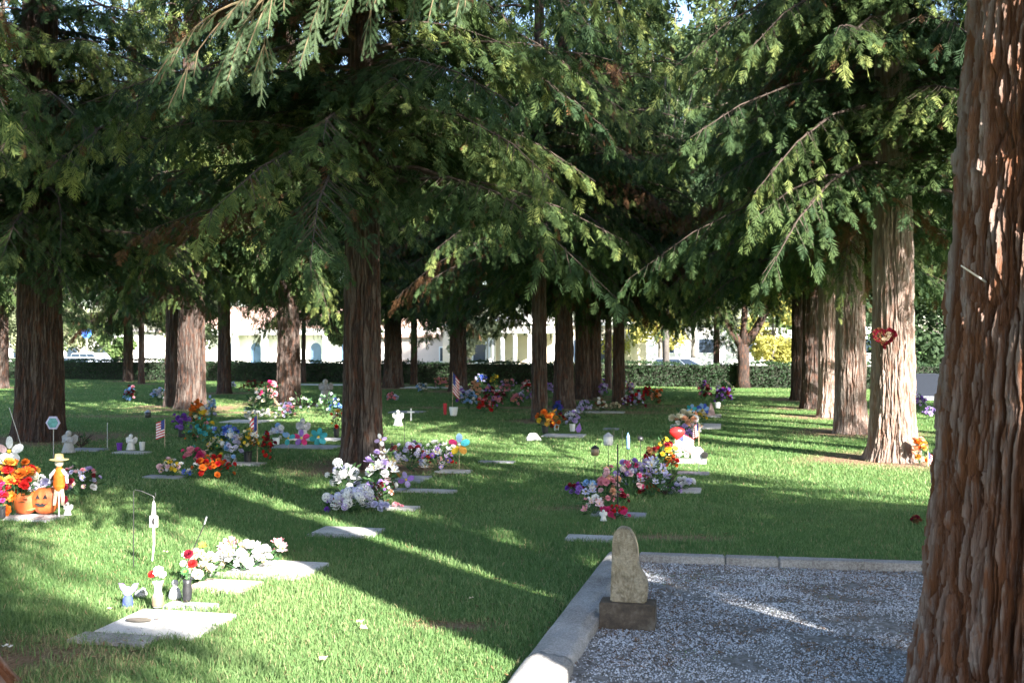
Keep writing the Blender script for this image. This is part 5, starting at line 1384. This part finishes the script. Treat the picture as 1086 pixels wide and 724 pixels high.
bq(691, 526, 34, 42, ['lavender', 'lilac', 'lavender', 'white'], "lavender lilies right of the lilac and magenta bouquet", 'lily', size=.065, n=18)
bq(688, 524, 24, 14, ['burgundy', 'red'], "dark red blooms under the lavender lilies", 'rose', size=.035)
bq(703, 500, 26, 36, ['gold', 'red', 'yellow', 'burgundy'], "yellow and red bouquet below the red balloon", 'rose,daisy', size=.05, n=18)
bq(690, 504, 18, 34, ['burgundy', 'brown'], "wine red blooms left of the yellow and red bouquet", 'rose', size=.05, n=10)
bq(712, 500, 14, 20, ['red', 'red', 'orange'], "red blooms right of the yellow ones under the balloon", 'rose', size=.05, n=6)
bq(726, 520, 22, 16, ['white', 'white', 'lavender'], "white flowers lying on the half hidden marker", 'rose', size=.04)
bq(715, 524, 18, 14, ['lilac', 'lavender', 'green'], "lilac flowers right of the grey sprigs", 'rose', size=.035)
bq(716, 487, 24, 16, ['white', 'cream', 'white'], "white flowers low behind the striped flag", 'rose', size=.05)
bq(733, 487, 18, 16, ['white', 'lavender'], "white flowers left of the black edged disc", 'rose', size=.05)
bq(728, 461, 34, 27, ['cream', 'white', 'cream', 'peach'], "cream and white bouquet in the sunny lawn", 'rose', size=.075, n=20)
bq(725, 466, 18, 16, ['violet', 'lilac'], "violet blooms in front of the cream bouquet", 'rose')
bq(737, 464, 12, 18, ['palepink', 'white'], "pale pink blooms at the right of the cream bouquet", 'rose')
bq(744, 446, 12, 12, ['cream', 'yellow'], "small cream yellow blooms right behind the cream bouquet", 'rose')
# right gap
bq(975, 492, 16, 30, ['orange', 'gold', 'peach'], "orange autumn flowers in the gap beside the huge trunk", 'rose', size=.06)
bq(975, 434, 16, 16, ['violet', 'lilac', 'white'], "violet and white flowers before the blue grey monument", 'rose')
bq(985, 444, 16, 13, ['lilac', 'violet'], "lilac flowers low in the gap beside the huge trunk", 'rose')
bq(970, 556, 12, 10, ['burgundy', 'brown'], "small dark red posy on the lawn against the huge trunk", 'rose', n=5)
# heart wreath on the tree, red darkened to burgundy and brown for its shade
hx_, hy_ = G(937, 488); zc = 1.6 + (368 - 357) / 1086 * (hy_ - .4)
wr = thing("heart_wreath", "red heart shaped wreath hung on the sunlit trunk", "wreath", ((938 - CX) / FPX * (hy_ - .36), hy_ - .36, zc), R(-14))
rs_ = random.Random(9)
def heart(t): return (16 * math.sin(t) ** 3 / 17, (13 * math.cos(t) - 5 * math.cos(2 * t) - 2 * math.cos(3 * t) - math.cos(4 * t)) / 17)
ring = MB(); N_ = 60
for nm, sc_r, nb, cn in (("outer_ring", .15, 60, ['burgundy', 'brown', 'burgundy', 'burgundy']), ("middle_ring", .122, 46, ['burgundy', 'brown', 'burgundy']), ("inner_heart", .075, 18, ['brown', 'brown', 'tan'])):
    mb = MB(); mb.tube([(heart(6.2832 * i / 30)[0] * sc_r, 0, heart(6.2832 * i / 30)[1] * sc_r) for i in range(31)], .008, k=6)
    rg = mb.build(nm, M['limb'], wr)
    for i in range(nb):
        q = heart(6.2832 * (i + .5) / nb)
        o = bpy.data.objects.new("blossom", blossom_mesh('rose', rs_.choice(cn))); col.objects.link(o); o.parent = rg
        o.location = (q[0] * sc_r + rs_.uniform(-.01, .01), -.012, q[1] * sc_r + rs_.uniform(-.01, .01)); o.rotation_euler = (R(90) + rs_.uniform(-.5, .5), rs_.uniform(-.5, .5), 0); o.scale = (.022,) * 3

# fallen leaves
rs_ = random.Random(12)
for i, (px, py, lab) in enumerate([(382, 666, "upper of two pale dry leaves on the bright grass at centre left"), (386, 672, "lower of two pale dry leaves on the bright grass at centre left"), (343, 706, "pale dry leaf near the lower edge left of centre"), (117, 652, "yellowish dry leaf left of the nearest marker"), (6, 692, "small white petal near the trunk foot at the left edge"), (12, 693, "second white petal near the trunk foot at the left edge"), (500, 640, "small tan leaf in the shaded grass at centre"), (176, 590, "pale leaf on the grass right of the wind chime")]):
    x, y = G(px, py); mb = MB(); l = .022 if i > 2 else .030
    P_ = []
    for k in range(10):
        a = 2 * math.pi * k / 10; rr = l * (1 if k % 2 == 0 else .62); P_.append((rr * math.cos(a), rr * .7 * math.sin(a), .006 * math.sin(3 * a)))
    mb.add(P_ + [(0, 0, -.005)], [(k, (k + 1) % 10, 10) for k in range(10)])
    o = mb.build("fallen_leaf", petalmat('tan' if i not in (4, 5) else 'white'), loc=(x, y, .045), rot=(rs_.uniform(-.3, .3), rs_.uniform(-.3, .3), rs_.uniform(0, 6)))
    tag(o, lab, "leaf", "dry leaves fallen on the lawn")

# ------------------------------------------------------------------ lawn sheet and grass
def spaced(a, b, c, n):       # finer around the camera
    t = np.linspace(-1, 1, n); k = 5.0
    s = np.sinh(k * t) / math.sinh(k); return np.where(s < 0, -s * a, s * b) + c
xs = np.unique(np.concatenate([np.linspace(-300, -30, 12), np.linspace(-30, -10, 60), np.linspace(-10, 10, 260), np.linspace(10, 30, 60), np.linspace(30, 300, 12)]))
ys = np.unique(np.concatenate([np.linspace(-60, 2, 12), np.linspace(2, 12, 160), np.linspace(12, 30, 120), np.linspace(30, 62, 90), np.linspace(62, 500, 14)]))
Xg, Yg = np.meshgrid(xs, ys)
Zg = ground_z(Xg, Yg) + .010 * fbm(Xg * .9, Yg * .9, 2, 3) * (np.abs(hdist(Xg, Yg)) > -1)
Zg = np.where(hdist(Xg, Yg) > 5, -.6, Zg - .004)
# keep the sheet below the gravel, kerbs
rel = np.stack([Xg - Ka[0], Yg - Ka[1]], -1); inside = (rel @ kn > -.02) & (rel @ kn < 5.4) & ((np.stack([Xg - Kc[0], Yg - Kc[1]], -1) @ bn) < .2) & (rel @ kd > -3.3)
Zg = np.where(inside, -.03, Zg)
nx_, ny_ = len(xs), len(ys)
I = (np.arange(ny_ - 1)[:, None] * nx_ + np.arange(nx_ - 1)[None]).reshape(-1)
F = np.stack([I, I + 1, I + nx_ + 1, I + nx_], 1)
Vg = np.stack([Xg, Yg, Zg], -1).reshape(-1, 3)
me = mesh_np("ground", Vg, F, [M['lawn']], smooth=True)
a = me.attributes.new("duff", 'FLOAT', 'POINT'); a.data.foreach_set("value", duff_at(Xg, Yg).astype(np.float32).ravel())
o = obj("ground", me); o['kind'] = 'structure'

rs = np.random.RandomState(77)
def grass_pts(n, d0, d1, marg, power=0):
    # density falls with the square of the distance
    d = d0 * (d1 / d0) ** rs.rand(n) if power == 0 else d0 + (d1 - d0) * rs.rand(n)
    halfw = d * .52 + marg
    return (rs.rand(n) * 2 - 1) * halfw, d
def grass(name, n, d0, d1, marg, hgt, wdt, wfac, segs, label):
    x, y = grass_pts(n, d0, d1, marg)
    ok = np.ones(n, bool)
    for (cx, cy_, hx, hy, yaw) in RECTS:
        dx = x - cx; dy = y - cy_; u = dx * math.cos(yaw) + dy * math.sin(yaw); v = -dx * math.sin(yaw) + dy * math.cos(yaw)
        ok &= ~((np.abs(u) < hx) & (np.abs(v) < hy))
    for (tx, ty, r) in TREES: ok &= (x - tx) ** 2 + (y - ty) ** 2 > (r * 1.15) ** 2
    rk = (x - Ka[0]) * kn[0] + (y - Ka[1]) * kn[1]; rb = (x - Kc[0]) * bn[0] + (y - Kc[1]) * bn[1]
    ins = (rk > -.01) & (rb < .155)
    tuft = ins & (rk > .27) & (rb < -.01) & (fbm(x * 1.6, y * 3.0, 61, 4) > .12) & (rs.rand(n) < .30)
    ok &= (~ins) | tuft
    ok &= hdist(x, y) < -.1
    ok &= rs.rand(n) > duff_at(x, y) * .93
    x = x[ok]; y = y[ok]; ins = ins[ok]; n = len(x)
    hn_ = fbm(x * 1.1, y * 1.1, 21, 3); h = hgt * rs.uniform(.5, 1.25, n) * (1 + .5 * hn_) * np.where(ins, .55, 1)
    h *= 1 + .4 * (fbm(x * 6, y * 6, 23, 2) > .35)
    wd = wdt * (1 + wfac * y) * rs.uniform(.7, 1.3, n)
    a = rs.uniform(0, 6.283, n); b = rs.uniform(0, 6.283, n); ln = rs.uniform(.1, .9, n) * h
    z0 = ground_z(x, y) - .004
    s = np.stack([np.cos(a), np.sin(a), np.zeros(n)], 1) * wd[:, None] / 2
    l = np.stack([np.cos(b), np.sin(b), np.zeros(n)], 1) * ln[:, None]
    P = np.stack([x, y, z0], 1); up = np.stack([np.zeros(n), np.zeros(n), h], 1)
    if segs == 2:
        V = np.stack([P - s, P + s, P + up * .6 + l * .35 + s * .8, P + up * .6 + l * .35 - s * .8, P + up + l], 1).reshape(-1, 3); k = 5
        i0 = np.arange(n)[:, None] * 5
        Fs = [i0 + np.array([[0, 1, 2, 3]]), i0 + np.array([[3, 2, 4]])]
    else:
        V = np.stack([P - s, P + s, P + up + l], 1).reshape(-1, 3); k = 3; Fs = [np.arange(3 * n).reshape(-1, 3)]
    t = .5 + .28 * fbm(x * .7, y * .7, 25, 3) + rs.uniform(-.25, .25, n)
    t = np.clip(t, .11, 1); t = np.where(rs.rand(n) < .055 + .25 * (duff_at(x, y) > .15), .03, t)
    o = obj(name, mesh_np(name, V, Fs, [M['grass']], tint=np.repeat(t, k)))
    return tag(o, label, "grass", kind="stuff")
grass("near_grass", 330000, 4.2, 10.5, 1.0, .034, .0036, .03, 2, "short green grass of the near lawn")
grass("far_grass", 420000, 10.5, 56, 2.0, .036, .0045, .10, 1, "short green grass of the lawn farther off")
# litter of brown needles on the lawn
x, y = grass_pts(60000, 4.3, 34, 1.5)
k_ = (rs.rand(len(x)) < duff_at(x, y) * .9 + .07)
for (tx, ty, r) in TREES: k_ &= (x - tx) ** 2 + (y - ty) ** 2 > r ** 2
k_ &= ~(((x - Ka[0]) * kn[0] + (y - Ka[1]) * kn[1] > 0) & ((x - Kc[0]) * bn[0] + (y - Kc[1]) * bn[1] < .15))
p = np.column_stack([x[k_], y[k_], np.zeros(k_.sum())])
flakes("lawn_litter", p, .022, M['litter'], "brown redwood needles and twigs lying under the trees", "litter", rs, zlift=.012, aspect=.15)

# needles and twigs fallen on the markers
pts = []
for (cx, cy_, hx, hy, yaw) in RECTS:
    if cy_ > 16: continue
    for i in range(int(90 * (hx * hy * 4) / .2)):
        u = rs.uniform(-hx, hx) * .96; v = rs.uniform(-hy, hy) * .96
        if rs.rand() < .45 and abs(u) < hx * .7 and abs(v) < hy * .6: continue
        pts.append((cx + u * math.cos(yaw) - v * math.sin(yaw), cy_ + u * math.sin(yaw) + v * math.cos(yaw), .022))
flakes("marker_litter", np.array(pts), .011, M['litter'], "brown needles and bits fallen on the flat grave markers", "litter", rs, zlift=.003, aspect=.16, tilt=.1)
